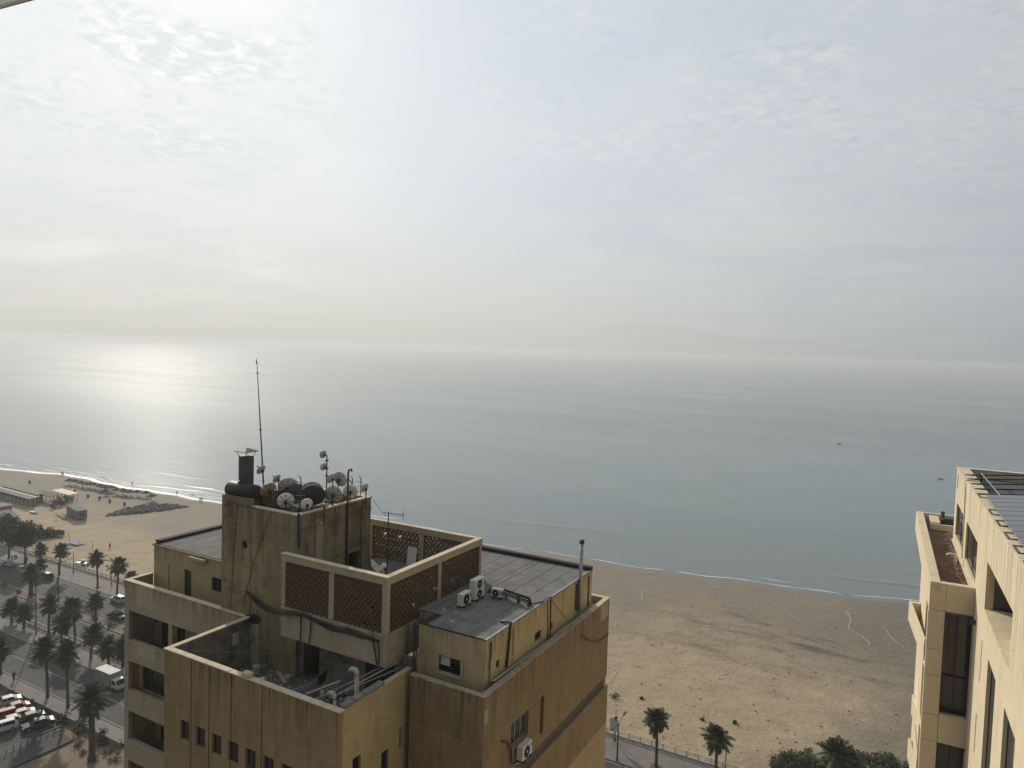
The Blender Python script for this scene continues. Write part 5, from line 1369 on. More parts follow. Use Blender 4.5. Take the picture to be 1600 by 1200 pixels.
# solar panels: rows of two-metre modules, plus empty rails towards the sea
def pz(x): return 41.62 + (x - 4.57) * .10
tilt = Matrix.Rotation(-math.atan(.10), 3, 'Y')
src = None
for r_ in range(14):
    for c_ in range(5):
        xc, yc = 4.6 + 1.0 + 2.03 * c_, 40.2 - 1.03 * r_
        loc = Vector((xc, yc, pz(xc)))
        if src is None:
            src = thing('solar_panel', 'grey solar module in the tilted roof array', 'solar panel', (0, 0, 0), 0, 'solar panels on the cream building', local=True)
            MB().box(-.985, .985, -.485, .485, .002, .03).build('cells', 'solar_cell', src)
            fb = MB().box(-1.0, 1.0, -.5, -.486, -.01, .036).box(-1.0, 1.0, .486, .5, -.01, .036).box(-1.0, -.986, -.486, .486, -.01, .036).box(.986, 1.0, -.486, .486, -.01, .036)
            fb.build('frame', 'galv', src); o = src
        else: o = copy_tree(src)
        OR_ = ('first', 'second', 'third', 'fourth', 'fifth', 'sixth', 'seventh', 'eighth', 'ninth', 'tenth', 'eleventh', 'twelfth', 'thirteenth', 'fourteenth')
        o['label'] = 'grey solar module, %s row behind the bare rails, %s column from the parapet' % (OR_[r_], OR_[c_])
        o.location = ROT @ loc; o.rotation_euler = (Matrix.Rotation(PHI, 3, 'Z') @ tilt).to_euler()
fr = rthing('panel_rack', 'dark steel rack with bare rails reaching past the solar panels', 'rack', (9, 40, 40.96))
for yv in (41.6, 43.2, 44.9, 46.6, 48.2):
    MB().bar((4.4, yv, pz(4.4) - .1), (15, yv, pz(15) - .1), .09, .07).build('rail', 'dark_metal', fr)
for xv in (5.2, 7.25, 9.3): MB().bar((xv, 40.8, pz(xv) - .02), (xv, 48.4, pz(xv) - .02), .05).build('cross_rail', 'galv', fr)
for xv in (5.2, 9.3, 13.4):
    for yv in (27.5, 34.0, 41.6, 48.2): MB().bar((xv, yv, 40.953), (xv, yv, pz(xv) - .12), .08).build('post', 'dark_metal', fr)
for yv in (27.5, 34.0): MB().bar((4.4, yv, pz(4.4) - .12), (15, yv, pz(15) - .12), .08).build('rail', 'dark_metal', fr)

# ------------------------------------------------------------------ slab corner over the viewpoint (top left of the view)
e1, e2 = EYE + ray(52, 0) * 1.6, EYE + ray(0, 14) * 1.6
sl = thing('balcony_awning', 'pale edge of the slab above the viewpoint, only its corner showing', 'awning', ((e1 + e2) / 2))
dv = (e1 - e2).normalized(); up_ = (ray(0, 0) - ray(30, 40)).normalized(); up_ = (up_ - dv * up_.dot(dv)).normalized(); nv = dv.cross(up_)
q0, q1 = e2 - dv * 1.2, e1 + dv * 1.0
vs = [q0, q1, q1 + up_ * .9, q0 + up_ * .9]; vs2 = [p_ + (p_ - EYE).normalized() * .15 + up_ * .05 for p_ in vs]
MB().add(vs + vs2, [(0, 1, 2, 3), (7, 6, 5, 4), (0, 4, 5, 1), (1, 5, 6, 2), (2, 6, 7, 3), (3, 7, 4, 0)]).build('slab', 'awning_cloth', sl)
MB().bar(q0 + up_ * .004, q1 + up_ * .004, .006).build('drip_edge', 'white_paint', sl)

# ------------------------------------------------------------------ palms, trees and shrubs along the street
Z3 = lambda u, v: (u / 6.314, 830 + v / 6.314)
Z4 = lambda u, v: (u / 5.4545, 980 + v / 5.4545)
Z2 = lambda u, v: (u / 6, 700 + v / 6)
Z5 = lambda u, v: (930 + u / 5.3333, 1060 + v / 5.3333)
Z6 = lambda u, v: (1180 + u / 5.3333, 1060 + v / 5.3333)


def foot(p, y=None, z=G + .13):
    q = gp(*p, z)
    if y is not None: q = Vector((q.x, y, z))
    return q


def hgt_of(base, top):
    """height of a vertical thing from its foot to the pixel of its top"""
    d = ray(*top); k = math.hypot(base.x, base.y) / math.hypot(d.x, d.y)
    return H + d.z * k - base.z


PALMS = [  # foot, top of the crown, crown radius, skirt, label
    (Z3(405, 300), Z3(415, 118), 2.2, 0.0, 'palm on the promenade partly hidden by the shade trees'),
    (Z3(585, 430), Z3(570, 130), 2.4, 0.5, 'promenade palm beside the lantern post with a hooked arm'),
    (Z3(963, 555), Z3(965, 205), 2.4, 0.8, 'well-shaped promenade palm, second from the apartment block'),
    (Z3(1155, 630), Z3(1180, 250), 2.7, 0.9, 'promenade palm nearest to the apartment block'),
    (Z3(400, 430), Z3(420, 280), 1.8, 0.6, 'short palm at the kerb in front of the black car'),
    (Z3(305, 620), Z3(310, 335), 2.8, 0.9, 'thick-stemmed palm on the median behind the tall double lamp'),
    (Z3(945, 890), Z3(950, 610), 2.3, 0.5, 'small palm on the median near the black saloon'),
    (Z3(115, 905), Z3(120, 665), 2.6, 1.6, 'low palm with brown skirt next to the lamp foot, outer of a pair'),
    (Z3(235, 955), Z3(235, 720), 2.5, 1.5, 'low palm with brown skirt next to the lamp foot, inner of a pair'),
    (Z3(480, 1005), Z3(490, 635), 2.6, 1.5, 'tall palm just past the double lamp on the lower pavement'),
    (Z3(605, 1092), Z3(610, 815), 2.6, 2.2, 'shaggy palm with a heavy dead skirt on the lower pavement'),
    (Z3(742, 1090), Z3(745, 640), 3.1, 1.8, 'tall palm with pale upright fronds on the lower pavement'),
    (Z4(775, 260), Z4(775, -20), 2.6, 2.0, 'dark drooping palm above the parked truck'),
    (Z4(925, 305), Z4(930, 80), 2.6, 1.2, 'broad palm just behind the white truck'),
    (Z4(1045, 335), Z4(1040, 85), 2.4, 1.6, 'palm squeezed between the truck and the apartment block'),
    (Z4(405, 592), Z4(405, 60), 2.5, 3.0, 'tall palm with long dead skirt beside the lowest road'),
    (Z4(578, 682), Z4(580, 130), 2.4, 3.0, 'second tall skirted palm beside the lowest road'),
    (Z4(5, 400), Z4(0, 90), 2.6, 2.6, 'skirted palm at the kerb above the car park'),
    (Z4(785, 1112), Z4(790, 490), 2.9, 2.4, 'stout palm with massive trunk on the dirt slope'),
    (Z5(507, 735), Z5(485, 238), 2.3, 0.9, 'tall promenade palm in its own planting pit beside the sand'),
    (Z5(1003, 800), Z5(985, 375), 2.5, 1.0, 'promenade palm next to the last lantern post beside the sand'),
]
for i, (f, tp, cr, sk, lb) in enumerate(PALMS):
    b_ = foot(f); b_.z = G + .12
    if i == 18: b_.z = G - .30
    hh_ = hgt_of(b_, tp) - cr * .82
    make_palm(lb, max(2.2, hh_), cr, sk, 40 + 5 * i, b_, 'palms along the seafront road', trunk_r=.26 if i not in (5, 18) else .5)
    if i < 4 or i > 18: # planting pit
        single(MB().box(b_.x - .8, b_.x + .8, b_.y - .7, b_.y + .7, G + .131, G + .16), 'planting_pit', 'median_soil', 'dark square planting pit at the foot of a promenade palm', 'planting pit', (b_.x, b_.y, G + .131), 'planting pits')
b_ = foot(Z6(680, 800), z=-16.6)
make_palm('bushy low palm standing in the sand above the hedge', 3.2, 3.0, 1.0, 333, b_)
b_ = foot(Z6(770, 800), z=-16.6); make_palm('dark smaller palm leaning beside the bushy sand palm', 2.4, 2.1, .8, 351, b_)
make_palm('young palm tuft peeping over the balcony wall of the apartment block', 1.6, 1.9, 0, 371, gp(204, 912, -16.5))
# two round shade trees by the beach club
for k, (f, rr_, hh_, lb) in enumerate(((Z2(85, 1030), 5.2, 10.5, 'dense dark shade tree on the promenade next to the scooter'), (Z2(235, 1080), 5.4, 11.0, 'dense dark shade tree on the promenade next to the walker'))):
    make_tree(lb, hh_, rr_, foot(f), 70 + k, 'shade trees by the beach club')
make_tree('dark tree at the beach club edge behind the shade trees', 8, 4.2, gp(*Z2(20, 900), -16.5), 77)
# hedge and bushes
for k, (px, py, rr_, hh_) in enumerate(((66, 838, 3.4, 2.6), (74, 839, 3.2, 2.2), (82, 838, 3.2, 2.0), (57, 841, 3.4, 2.6), (48, 846, 3.6, 2.6), (38, 850, 3.6, 2.6), (28, 855, 3.4, 2.4), (90, 837, 2.6, 1.4))):
    make_shrub('dark bush in the hedge row on the sand by the shade trees', rr_, hh_, gp(px, py, -16.6), 90 + k, 'hedge bushes by the shade trees', 480, .28, 'tree_leaf')
rg = random.Random(21)
for k in range(16):
    x = -200 + k * 6.3 + rg.uniform(-1.5, 1.5)
    make_shrub('low dry shrub on the road median', rg.uniform(.6, 1.1), rg.uniform(.7, 1.5), Vector((x, 91.6 + rg.uniform(-.4, .4), G + .11)), 120 + k, 'shrubs on the median', 160, .17)
for k, (u, v, rr_, hh_) in enumerate(((160, 745, 2.6, 2.0), (250, 720, 3.4, 3.0), (340, 725, 3.2, 2.8), (430, 735, 3.0, 2.5), (520, 745, 2.8, 2.2), (290, 690, 2.8, 2.2), (880, 660, 2.0, 1.2), (940, 680, 2.2, 1.6), (1060, 700, 2.4, 1.8), (1120, 690, 2.6, 2.0), (1190, 710, 2.4, 1.8), (860, 720, 2.4, 1.8), (980, 740, 2.4, 1.8), (1120, 745, 2.6, 2.0))):
    lb = 'rounded bush of the hedge beside the bushy sand palm' if u < 600 else 'scrubby grey-green bush near the cream building'
    make_shrub(lb, rr_ * .75, hh_ * .62, gp(*Z6(u, v + 12), -16.6), 150 + k, 'hedge bushes at the sand edge' if u < 600 else 'scrub near the cream building', 700 if u < 600 else 420, .2)
# bank of scrub between the third road and the car park
for k in range(9):
    x = -150 + k * 5.2; make_shrub('dark scrub bush on the bank above the car park', rg.uniform(1.2, 1.9), rg.uniform(1.0, 1.8), Vector((x, 64.2 + rg.uniform(-.6, .6), G - .34)), 180 + k, 'scrub on the bank', 260, .2, 'tree_leaf')
for k in range(7):
    q = gp(120 + k * 12, 1165 + (k % 3) * 11, G - .35); make_shrub('dry weed clump on the dirt slope below the stout palm', .9, .6, q, 200 + k, 'weeds on the dirt slope', 160, .14)

# ------------------------------------------------------------------ lamps and signs
def lantern(base, hh_, lb, arm=(1, 0)):
    o = thing('lantern_post', lb, 'street lamp', base, 0, 'lantern posts on the promenade', local=True)
    MB().tube([(0, 0, 0), (0, 0, .5), (0, 0, .55), (0, 0, hh_)], [.16, .14, .08, .06], 10).build('post', 'dark_metal', o)
    ax, ay = arm
    MB().tube([(0, 0, hh_ - .05), (ax * .8, ay * .8, hh_ + .05), (ax * 1.35, ay * 1.35, hh_ - .02)], .04, 6).build('arm', 'dark_metal', o)
    MB().tube([(ax * 1.3, ay * 1.3, hh_ - .02), (ax * 1.3, ay * 1.3, hh_ - .18), (ax * 1.3, ay * 1.3, hh_ - .42)], [.05, .28, .33], 12).build('shade', 'dark_metal', o)
    MB().tube([(ax * 1.3, ay * 1.3, hh_ - .43), (ax * 1.3, ay * 1.3, hh_ - .55)], [.25, .12], 12).build('lamp_glass', 'lamp_glass', o)
    MB().tube([(0, 0, hh_), (0, 0, hh_ + .5)], [.05, .01], 6).build('finial', 'dark_metal', o)
    return o


b_ = foot(Z3(725, 405)); lantern(b_, hgt_of(b_, Z3(730, 218)), 'lantern post with hooked arm beside the parked beach buggy', (-.92, -.38))
b_ = foot(Z3(1100, 525)); lantern(b_, 5.0, 'lantern post half hidden by the palm nearest the apartment block', (-.92, -.38))
b_ = foot(Z5(165, 520)); lantern(b_, hgt_of(b_, Z5(170, 280)), 'lantern post by the sand just past the apartment block', (.3, -.9))
b_ = foot(Z5(1085, 750)); lantern(b_, hgt_of(b_, Z5(1090, 480)), 'last lantern post beside two promenade palms', (.3, -.9))
b_ = foot(Z3(548, 230), y=109.0); lantern(b_, 4.6, 'far lantern post behind the promenade palms', (-.92, -.38))


def double_lamp(base, hh_, lb):
    o = thing('street_lamp', lb, 'street lamp', base, 0, 'double-arm street lamps', local=True)
    MB().tube([(0, 0, 0), (0, 0, .8), (0, 0, hh_)], [.17, .13, .08], 10).build('pole', 'dark_metal', o)
    for s in (-1, 1):
        MB().tube([(0, 0, hh_ - .3), (0, s * .9, hh_), (0, s * 2.4, hh_ + .28)], .06, 7).build('arm', 'dark_metal', o)
        MB().obox((0, s * 2.75, hh_ + .33), (.32, .95, .16), Matrix.Rotation(s * .15, 3, 'X')).build('lamp_head', 'dark_metal', o, bevel=.03)
    return o


b_ = foot(Z3(670, 720), y=91.6); double_lamp(b_, hgt_of(b_, Z3(678, 300)), 'tall double-arm lamp on the median behind the palms')
b_ = foot(Z3(355, 1010)); double_lamp(b_, hgt_of(b_, Z3(358, 330)), 'tallest double-arm lamp on the lower pavement')
b_ = foot(Z5(120, 770), y=102.9); double_lamp(b_, hgt_of(b_, Z5(125, 365)), 'double-arm lamp at the kerb just past the apartment block')
sb = thing('billboard', 'small grey street sign panel beside the lamp past the apartment block', 'sign', foot(Z5(150, 545)), 0, None, local=True)
MB().tube([(0, 0, 0), (0, 0, 2.2)], .05, 8).build('post', 'dark_metal', sb); MB().box(-.7, .7, -.04, .04, 2.2, 4.2).build('panel', 'dish_grey', sb, bevel=.02)

# ------------------------------------------------------------------ vehicles
def car_proto(paint, kind='saloon'):
    o = bpy.data.objects.new('parked_car', None); COL.objects.link(o); OFF[o] = Vector((0, 0, 0))
    L, W = 4.5, 1.78
    prof = [(-2.25, .42), (-2.2, .78), (-1.3, .92), (-.55, 1.40), (.75, 1.44), (1.55, 1.0), (2.15, .92), (2.25, .55), (2.2, .3), (-2.2, .3)] if kind == 'saloon' else \
           [(-2.25, .45), (-2.2, .95), (-1.25, 1.08), (-.7, 1.66), (1.75, 1.68), (2.1, 1.15), (2.2, 1.0), (2.25, .55), (2.2, .32), (-2.2, .32)]
    n = len(prof); mb = MB()
    ws = lambda z: W / 2 if z < .95 else W / 2 - (z - .95) * .42
    for s in (-1, 1):
        for x, z in prof: mb.v.append((x, s * ws(z), z))
    for i in range(n): j = (i + 1) % n; mb.f.append((i, j, n + j, n + i))
    mb.f.append(tuple(range(n - 1, -1, -1))); mb.f.append(tuple(range(n, 2 * n)))
    mb.build('body', paint, o, bevel=.06)
    zt = 1.36 if kind == 'saloon' else 1.6; zb = .98 if kind == 'saloon' else 1.12
    fx0, fx1, rx0, rx1 = (-1.22, -.60, .80, 1.48) if kind == 'saloon' else (-1.18, -.74, 1.78, 2.06)
    for s in (-1, 1):
        y0, y1 = s * (ws(zb) + .012), s * (ws(zt) + .012)
        for xa, xb in ((fx0 + .25, .02), (.1, rx1 - .35)):
            MB().add([(xa, y0, zb), (xb, y0, zb), (min(xb, rx0), y1, zt), (max(xa, fx1 + .05), y1, zt)], [(0, 1, 2, 3), (3, 2, 1, 0)]).build('side_window', 'car_glass', o)
    for (xa, za), (xb, zb_) in (((fx0 - .03, zb - .02), (fx1 - .02, zt)), ((rx1 + .03, zb + .02), (rx0 + .02, zt))):
        sg = -1 if xa < 0 else 1
        MB().add([(xa + sg * .015, -ws(za) + .1, za + .015), (xa + sg * .015, ws(za) - .1, za + .015), (xb + sg * .015, ws(zb_) - .1, zb_ + .01), (xb + sg * .015, -ws(zb_) + .1, zb_ + .01)], [(0, 1, 2, 3), (3, 2, 1, 0)]).build('windscreen' if sg < 0 else 'rear_window', 'car_glass', o)
    for x in (-1.4, 1.4):
        for s in (-1, 1):
            wo = MB().tube([(x, s * (W / 2 - .2), .32), (x, s * (W / 2 + .015), .32)], .32, 16).build('wheel', 'tyre', o)
            MB().tube([(x, s * (W / 2 + .016), .32), (x, s * (W / 2 + .025), .32)], .19, 12).build('rim', 'galv', wo, off=Vector((0, 0, 0)))
    for s in (-1, 1):
        MB().box(-2.262, -2.2, s * .72 - .2, s * .72 + .2, .62, .76).build('headlight', 'headlight', o)
        MB().box(2.2, 2.262, s * .72 - .16, s * .72 + .16, .68, .84).build('taillight', 'taillight', o)
    return o


CARS = [  # pixel of the centre on the ground, lane y or None, heading, paint, kind, label, group
    (Z3(105, 335), 101.0, 0, 'car_silver', 'saloon', 'silver-roofed dark saloon on the seaside carriageway under the shade trees', None),
    (Z3(440, 470), 101.0, 0, 'car_black', 'suv', 'black off-roader parked at the promenade kerb', None),
    (Z3(1150, 860), 95.2, 180, 'car_black', 'saloon', 'black saloon driving beside the apartment block', None),
    (Z3(1200, 690), 101.2, 0, 'car_silver', 'suv', 'grey car at the promenade kerb half hidden by the apartment block', None),
    (Z3(400, 900), 86.0, 180, 'car_beige', 'saloon', None, None),
    (Z4(55, 660), None, 72, 'car_white', 'saloon', 'white saloon at the head of the car park row', None),
    (Z4(125, 715), None, 72, 'car_red', 'saloon', 'dull red saloon in the car park', None),
    (Z4(170, 775), None, 72, 'car_silver', 'saloon', 'silver saloon beside the dull red one in the car park', None),
    (Z4(20, 790), None, 72, 'car_red', 'suv', 'reddish off-roader at the car park edge', None),
    (Z4(90, 830), None, 72, 'car_beige', 'saloon', 'beige saloon between the other parked cars', None),
    (Z4(10, 890), None, 72, 'car_white', 'suv', 'white off-roader nearest the car park fence', None),
    (Z4(250, 800), None, 72, 'car_black', 'saloon', 'black saloon at the end of the car park row', None),
    (Z4(330, 850), None, 72, 'car_blue', 'saloon', 'dark blue saloon close to the car park wall', None),
]
for f, yl, hd, pc, kd, lb, gr in CARS:
    if lb is None: continue
    q = gp(*f, G if yl else G - .06)
    o = car_proto(pc, kd); tag(o, lb, 'car', 'cars on the street' if yl else 'cars in the car park')
    o.location = (q.x, yl if yl else q.y, G + .001 if yl else G - .059); o.rotation_euler = (0, 0, R(hd))
# box truck
a, b_ = gp(*Z4(850, 470)), gp(*Z4(1000, 535)); tx = a.x
tr = thing('box_truck', 'small white box truck parked on the lowest road', 'truck', (tx + 3.2, 75.6, G + .001), 0, None, local=True)
MB().box(-3.1, 1.5, -1.05, 1.05, .85, 3.0).build('cargo_box', 'metal_sheet', tr, bevel=.03)
MB().box(-3.12, 1.52, -1.07, 1.07, 3.003, 3.05).build('roof_panel', 'white_paint', tr, bevel=.01)
MB().add([(1.6, -.95, .5), (3.3, -.95, .5), (3.3, -.95, 1.25), (2.75, -.9, 2.1), (1.6, -.9, 2.15), (1.6, .95, .5), (3.3, .95, .5), (3.3, .95, 1.25), (2.75, .9, 2.1), (1.6, .9, 2.15)],
         [(4, 3, 2, 1, 0), (5, 6, 7, 8, 9), (0, 1, 6, 5), (1, 2, 7, 6), (2, 3, 8, 7), (3, 4, 9, 8), (4, 0, 5, 9)]).build('cab', 'car_white', tr, bevel=.05)
MB().add([(3.3, -.8, 1.32), (3.3, .8, 1.32), (2.82, .78, 2.04), (2.82, -.78, 2.04)], [(0, 1, 2, 3), (3, 2, 1, 0)]).build('windscreen', 'glass', tr)
for s in (-1, 1):
    MB().add([(1.9, s * .965, 1.3), (2.95, s * .965, 1.3), (2.65, s * .925, 1.98), (1.9, s * .925, 1.98)], [(0, 1, 2, 3), (3, 2, 1, 0)]).build('side_window', 'glass', tr)
    MB().box(3.29, 3.34, s * .7 - .15, s * .7 + .15, .7, .9).build('headlight', 'headlight', tr)
    for x in (-1.9, 2.5): MB().tube([(x, s * .7, .42), (x, s * 1.0, .42)], .42, 16).build('wheel', 'tyre', tr)
MB().box(-3.0, 3.0, -.5, .5, .5, .85).build('chassis', 'dark_metal', tr)
# beach buggy by the promenade railing
q = gp(*Z2(765, 1105), -16.6); bu = thing('beach_buggy', 'white open beach buggy on the sand by the railing', 'buggy', q, R(20), None, local=True)
MB().add([(-1.7, -.75, .45), (1.7, -.75, .45), (1.7, .75, .45), (-1.7, .75, .45), (-1.7, -.7, .95), (-.6, -.7, 1.0), (-.6, .7, 1.0), (-1.7, .7, .95), (1.6, -.7, .9), (1.6, .7, .9)],
         [(0, 3, 2, 1), (4, 5, 6, 7), (5, 8, 9, 6), (0, 1, 8, 5, 4), (3, 7, 6, 9, 2), (0, 4, 7, 3), (1, 2, 9, 8)]).build('body', 'car_white', bu, bevel=.05)
for s in (-1, 1):
    MB().tube([(-.5, s * .65, .95), (-.3, s * .6, 1.75), (1.2, s * .6, 1.75), (1.5, s * .65, .9)], .04, 6).build('roll_bar', 'dark_metal', bu)
    for x in (-1.15, 1.15): MB().tube([(x, s * .6, .38), (x, s * .92, .38)], .38, 14).build('wheel', 'tyre', bu)
MB().box(-.25, 1.15, -.62, .62, 1.78, 1.82).build('canopy', 'cloth_white', bu)
MB().box(.1, .6, -.6, .6, .95, 1.3).build('seat', 'cloth_dark', bu)
# scooter beside the tree
sq_ = foot(Z3(140, 265)); sc = thing('motor_scooter', 'dark scooter parked on the promenade under the shade trees', 'scooter', sq_, R(25), None, local=True)
for x in (-.65, .65): MB().tube([(x, -.05, .25), (x, .05, .25)], .25, 14).build('wheel', 'tyre', sc)
MB().add([(-.55, -.12, .3), (.7, -.15, .3), (.75, -.15, .75), (.0, -.14, .72), (-.1, -.12, .4), (-.55, .12, .3), (.7, .15, .3), (.75, .15, .75), (.0, .14, .72), (-.1, .12, .4)], [(0, 1, 2, 3, 4), (9, 8, 7, 6, 5), (0, 5, 6, 1), (1, 6, 7, 2), (2, 7, 8, 3), (3, 8, 9, 4), (4, 9, 5, 0)]).build('body', 'car_black', sc, bevel=.03)
MB().tube([(-.65, 0, .25), (-.5, 0, .95)], .04, 7).build('fork', 'dark_metal', sc); MB().bar((-.5, -.32, .97), (-.5, .32, .97), .035).build('handlebar', 'dark_metal', sc)
MB().box(.0, .75, -.14, .14, .76, .84).build('seat', 'cloth_dark', sc, bevel=.03)

# ------------------------------------------------------------------ people (small, far away): one skinned body each, clothes as children
def person(loc, rz, pose, top, legs, label, group=None):
    V = [(0, 0, .95), (0, 0, 1.15), (0, 0, 1.38), (0, 0, 1.50), (0, .02, 1.62), (0, .02, 1.72)]
    rad = [.13, .125, .14, .055, .095, .07]; E_ = [(0, 1), (1, 2), (2, 3), (3, 4), (4, 5)]
    for s in (-1, 1):
        k = len(V); st = pose * s
        V += [(s * .10, 0, .90), (s * .11, .22 * st + .03, .50), (s * .11, .30 * st, .08), (s * .11, .30 * st + .13, .035)]; rad += [.095, .065, .045, .04]
        E_ += [(0, k), (k, k + 1), (k + 1, k + 2), (k + 2, k + 3)]
        k = len(V); V += [(s * .19, 0, 1.40), (s * .25, -.12 * st, 1.12), (s * .24, -.15 * st + .08, .88), (s * .24, -.16 * st + .1, .78)]; rad += [.06, .042, .032, .035]
        E_ += [(2, k), (k, k + 1), (k + 1, k + 2), (k + 2, k + 3)]
    me = bpy.data.meshes.new('person'); me.from_pydata(V, E_, []); o = bpy.data.objects.new('person', me); COL.objects.link(o)
    me.materials.append(MAT['skin']); sm = o.modifiers.new('skin', 'SKIN'); ss = o.modifiers.new('sub', 'SUBSURF'); ss.levels = 1; ss.render_levels = 1
    for i, v in enumerate(me.skin_vertices[0].data): v.radius = (rad[i], rad[i]); v.use_root = (i == 0)
    o.location = loc; o.rotation_euler = (0, 0, rz); OFF[o] = Vector((0, 0, 0))
    MB().tube([(0, 0, .93), (0, 0, 1.1), (0, 0, 1.3), (0, 0, 1.44), (0, 0, 1.47)], [.185, .17, .21, .2, .09], 12).build('shirt', top, o, smooth=True)
    for s in (-1, 1):
        st = pose * s
        MB().tube([(s * .09, 0, .97), (s * .11, .22 * st + .03, .50), (s * .11, .30 * st, .10)], [.125, .095, .07], 9).build('trouser_leg', legs, o, smooth=True)
        MB().tube([(s * .15, 0, 1.43), (s * .22, -.05 * st, 1.26), (s * .25, -.11 * st, 1.12)], [.09, .075, .06], 8).build('sleeve', top, o, smooth=True)
    MB().tube([(0, -.01, 1.62), (0, -.01, 1.68), (0, 0, 1.76), (0, 0, 1.79)], [.105, .118, .09, .03], 10).build('hair', 'cloth_dark', o, smooth=True)
    return tag(o, label, 'person', group)


person(foot(Z3(265, 312)), R(100), .6, 'cloth_blue', 'cloth_dark', 'person in dark clothes walking on the promenade under a shade tree')
person(foot(Z4(118, 455)), R(80), .4, 'cloth_dark', 'cloth_dark', 'person in black standing at the kerb above the car park')
for px, py, rz, ps, tc_, lb in ((96.4, 741.5, 30, .8, 'cloth_dark', 'person in black walking at the water edge, one of a couple'), (98.6, 742.8, 40, .5, 'cloth_blue', 'shorter person in blue walking at the water edge, one of a couple'), (276.5, 773, 100, .6, 'cloth_dark', 'lone person at the foam line beyond the thatched umbrellas'), (312.5, 783, 60, .7, 'cloth_dark', 'person in black strolling on wet sand beside a companion'), (315.5, 783.4, 60, .6, 'cloth_blue', 'person in blue strolling on wet sand beside a companion'), (206.5, 757, 90, .3, 'cloth_dark', 'bather standing in the shallow foam')):
    q = gp(px, py, SEA + .15); q.z = max(sand_z(q.x, q.y), SEA - .3) + .0; person(q, R(rz), ps, tc_, 'cloth_dark', lb)
q = gp(*Z2(1030, 940), -16.7); q.z = sand_z(q.x, q.y); person(q, R(20), .3, 'cloth_dark', 'cloth_dark', 'person in black on the open sand past the net posts')

# ------------------------------------------------------------------ beach club and beach things
def onsand(px, py, z=-16.8):
    q = gp(px, py, z)
    for _ in range(3): q = gp(px, py, sand_z(q.x, q.y))
    q.z = sand_z(q.x, q.y); return q


ZB = lambda u, v: (u / 6.667, 720 + v / 6.667)
# thatched umbrellas
UMB = [(720, 225), (785, 232), (850, 248), (905, 262), (940, 262), (985, 268), (1045, 282), (1085, 296), (1120, 296), (1160, 300), (1215, 326), (1100, 334), (1280, 330), (1310, 342), (1355, 346), (1430, 347), (1520, 356), (1578, 390)]
um = None; NUMW = 'one two three four five six seven eight nine ten eleven twelve thirteen fourteen fifteen sixteen seventeen eighteen'.split()
for k, (u, v) in enumerate(UMB):
    q = onsand(*ZB(u, v + 27))
    if um is None:
        um = thing('thatched_umbrella', 'thatched beach umbrella in the rows near the water', 'umbrella', q, 0, 'thatched umbrellas on the beach', local=True)
        MB().tube([(0, 0, -.2), (0, 0, 2.3)], .06, 8).build('pole', 'wood', um)
        rg2 = random.Random(4); mb = MB(); n = 22
        mb.v.append((0, 0, 3.0)); ring = [(2.05 * math.cos(6.2832 * i / n) * rg2.uniform(.92, 1.06), 2.05 * math.sin(6.2832 * i / n) * rg2.uniform(.92, 1.06), 2.0 + rg2.uniform(-.08, .05)) for i in range(n)]
        mb.v += ring + [(.93 * x, .93 * y, z - .1) for x, y, z in ring] + [(0, 0, 2.8)]
        for i in range(n):
            j = (i + 1) % n; mb.f += [(0, 1 + i, 1 + j), (1 + i, 1 + n + i, 1 + n + j, 1 + j), (1 + 2 * n, 1 + n + j, 1 + n + i)]
        mb.build('canopy', 'thatch', um); o = um
    else: o = copy_tree(um); o.location = q
    o.rotation_euler = (0, 0, k * .7); o['label'] = 'thatched beach umbrella, number %s counted from the rubble-heap end of the rows' % NUMW[len(UMB) - 1 - k]
sb_ = None
for k, (u, v) in enumerate(UMB):
    q = onsand(*ZB(u + 14, v + 33))
    if sb_ is None:
        sb_ = thing('sun_lounger', 'pale sun lounger under the thatched umbrellas', 'sun lounger', q, 0, 'sun loungers under the umbrellas', local=True)
        MB().box(-.32, .32, -.95, .55, .3, .36).build('seat', 'rail_white', sb_); MB().obox((0, .82, .52), (.64, .66, .05), Matrix.Rotation(.6, 3, 'X')).build('backrest', 'rail_white', sb_)
        for x in (-.28, .28):
            for y in (-.85, .5): MB().box(x - .03, x + .03, y - .03, y + .03, 0, .3).build('leg', 'wood', sb_)
        o = sb_
    else: o = copy_tree(sb_); o.location = q
    o.rotation_euler = (0, 0, R(200 + 15 * (k % 4))); o['label'] = 'pale sun lounger by thatched umbrella %s from the rubble-heap end' % NUMW[len(UMB) - 1 - k]
# barrels used as bins
bn_ = None
for k, (u, v) in enumerate(((310, 235), (778, 330), (917, 380), (1037, 402), (1144, 432), (1297, 465))):
    q = onsand(*ZB(u, v))
    if bn_ is None:
        bn_ = thing('litter_bin', 'dark barrel litter bin standing alone on the sand', 'bin', q, 0, 'litter bins on the beach', local=True)
        MB().tube([(0, 0, 0), (0, 0, .3), (0, 0, .34), (0, 0, .8), (0, 0, 1.2)], [.42, .43, .46, .43, .42], 14).build('barrel', 'soot_metal', bn_); MB().tube([(0, 0, 1.2), (0, 0, 1.27)], .45, 14).build('rim', 'rust', bn_); o = bn_
    else: o = copy_tree(bn_); o.location = q


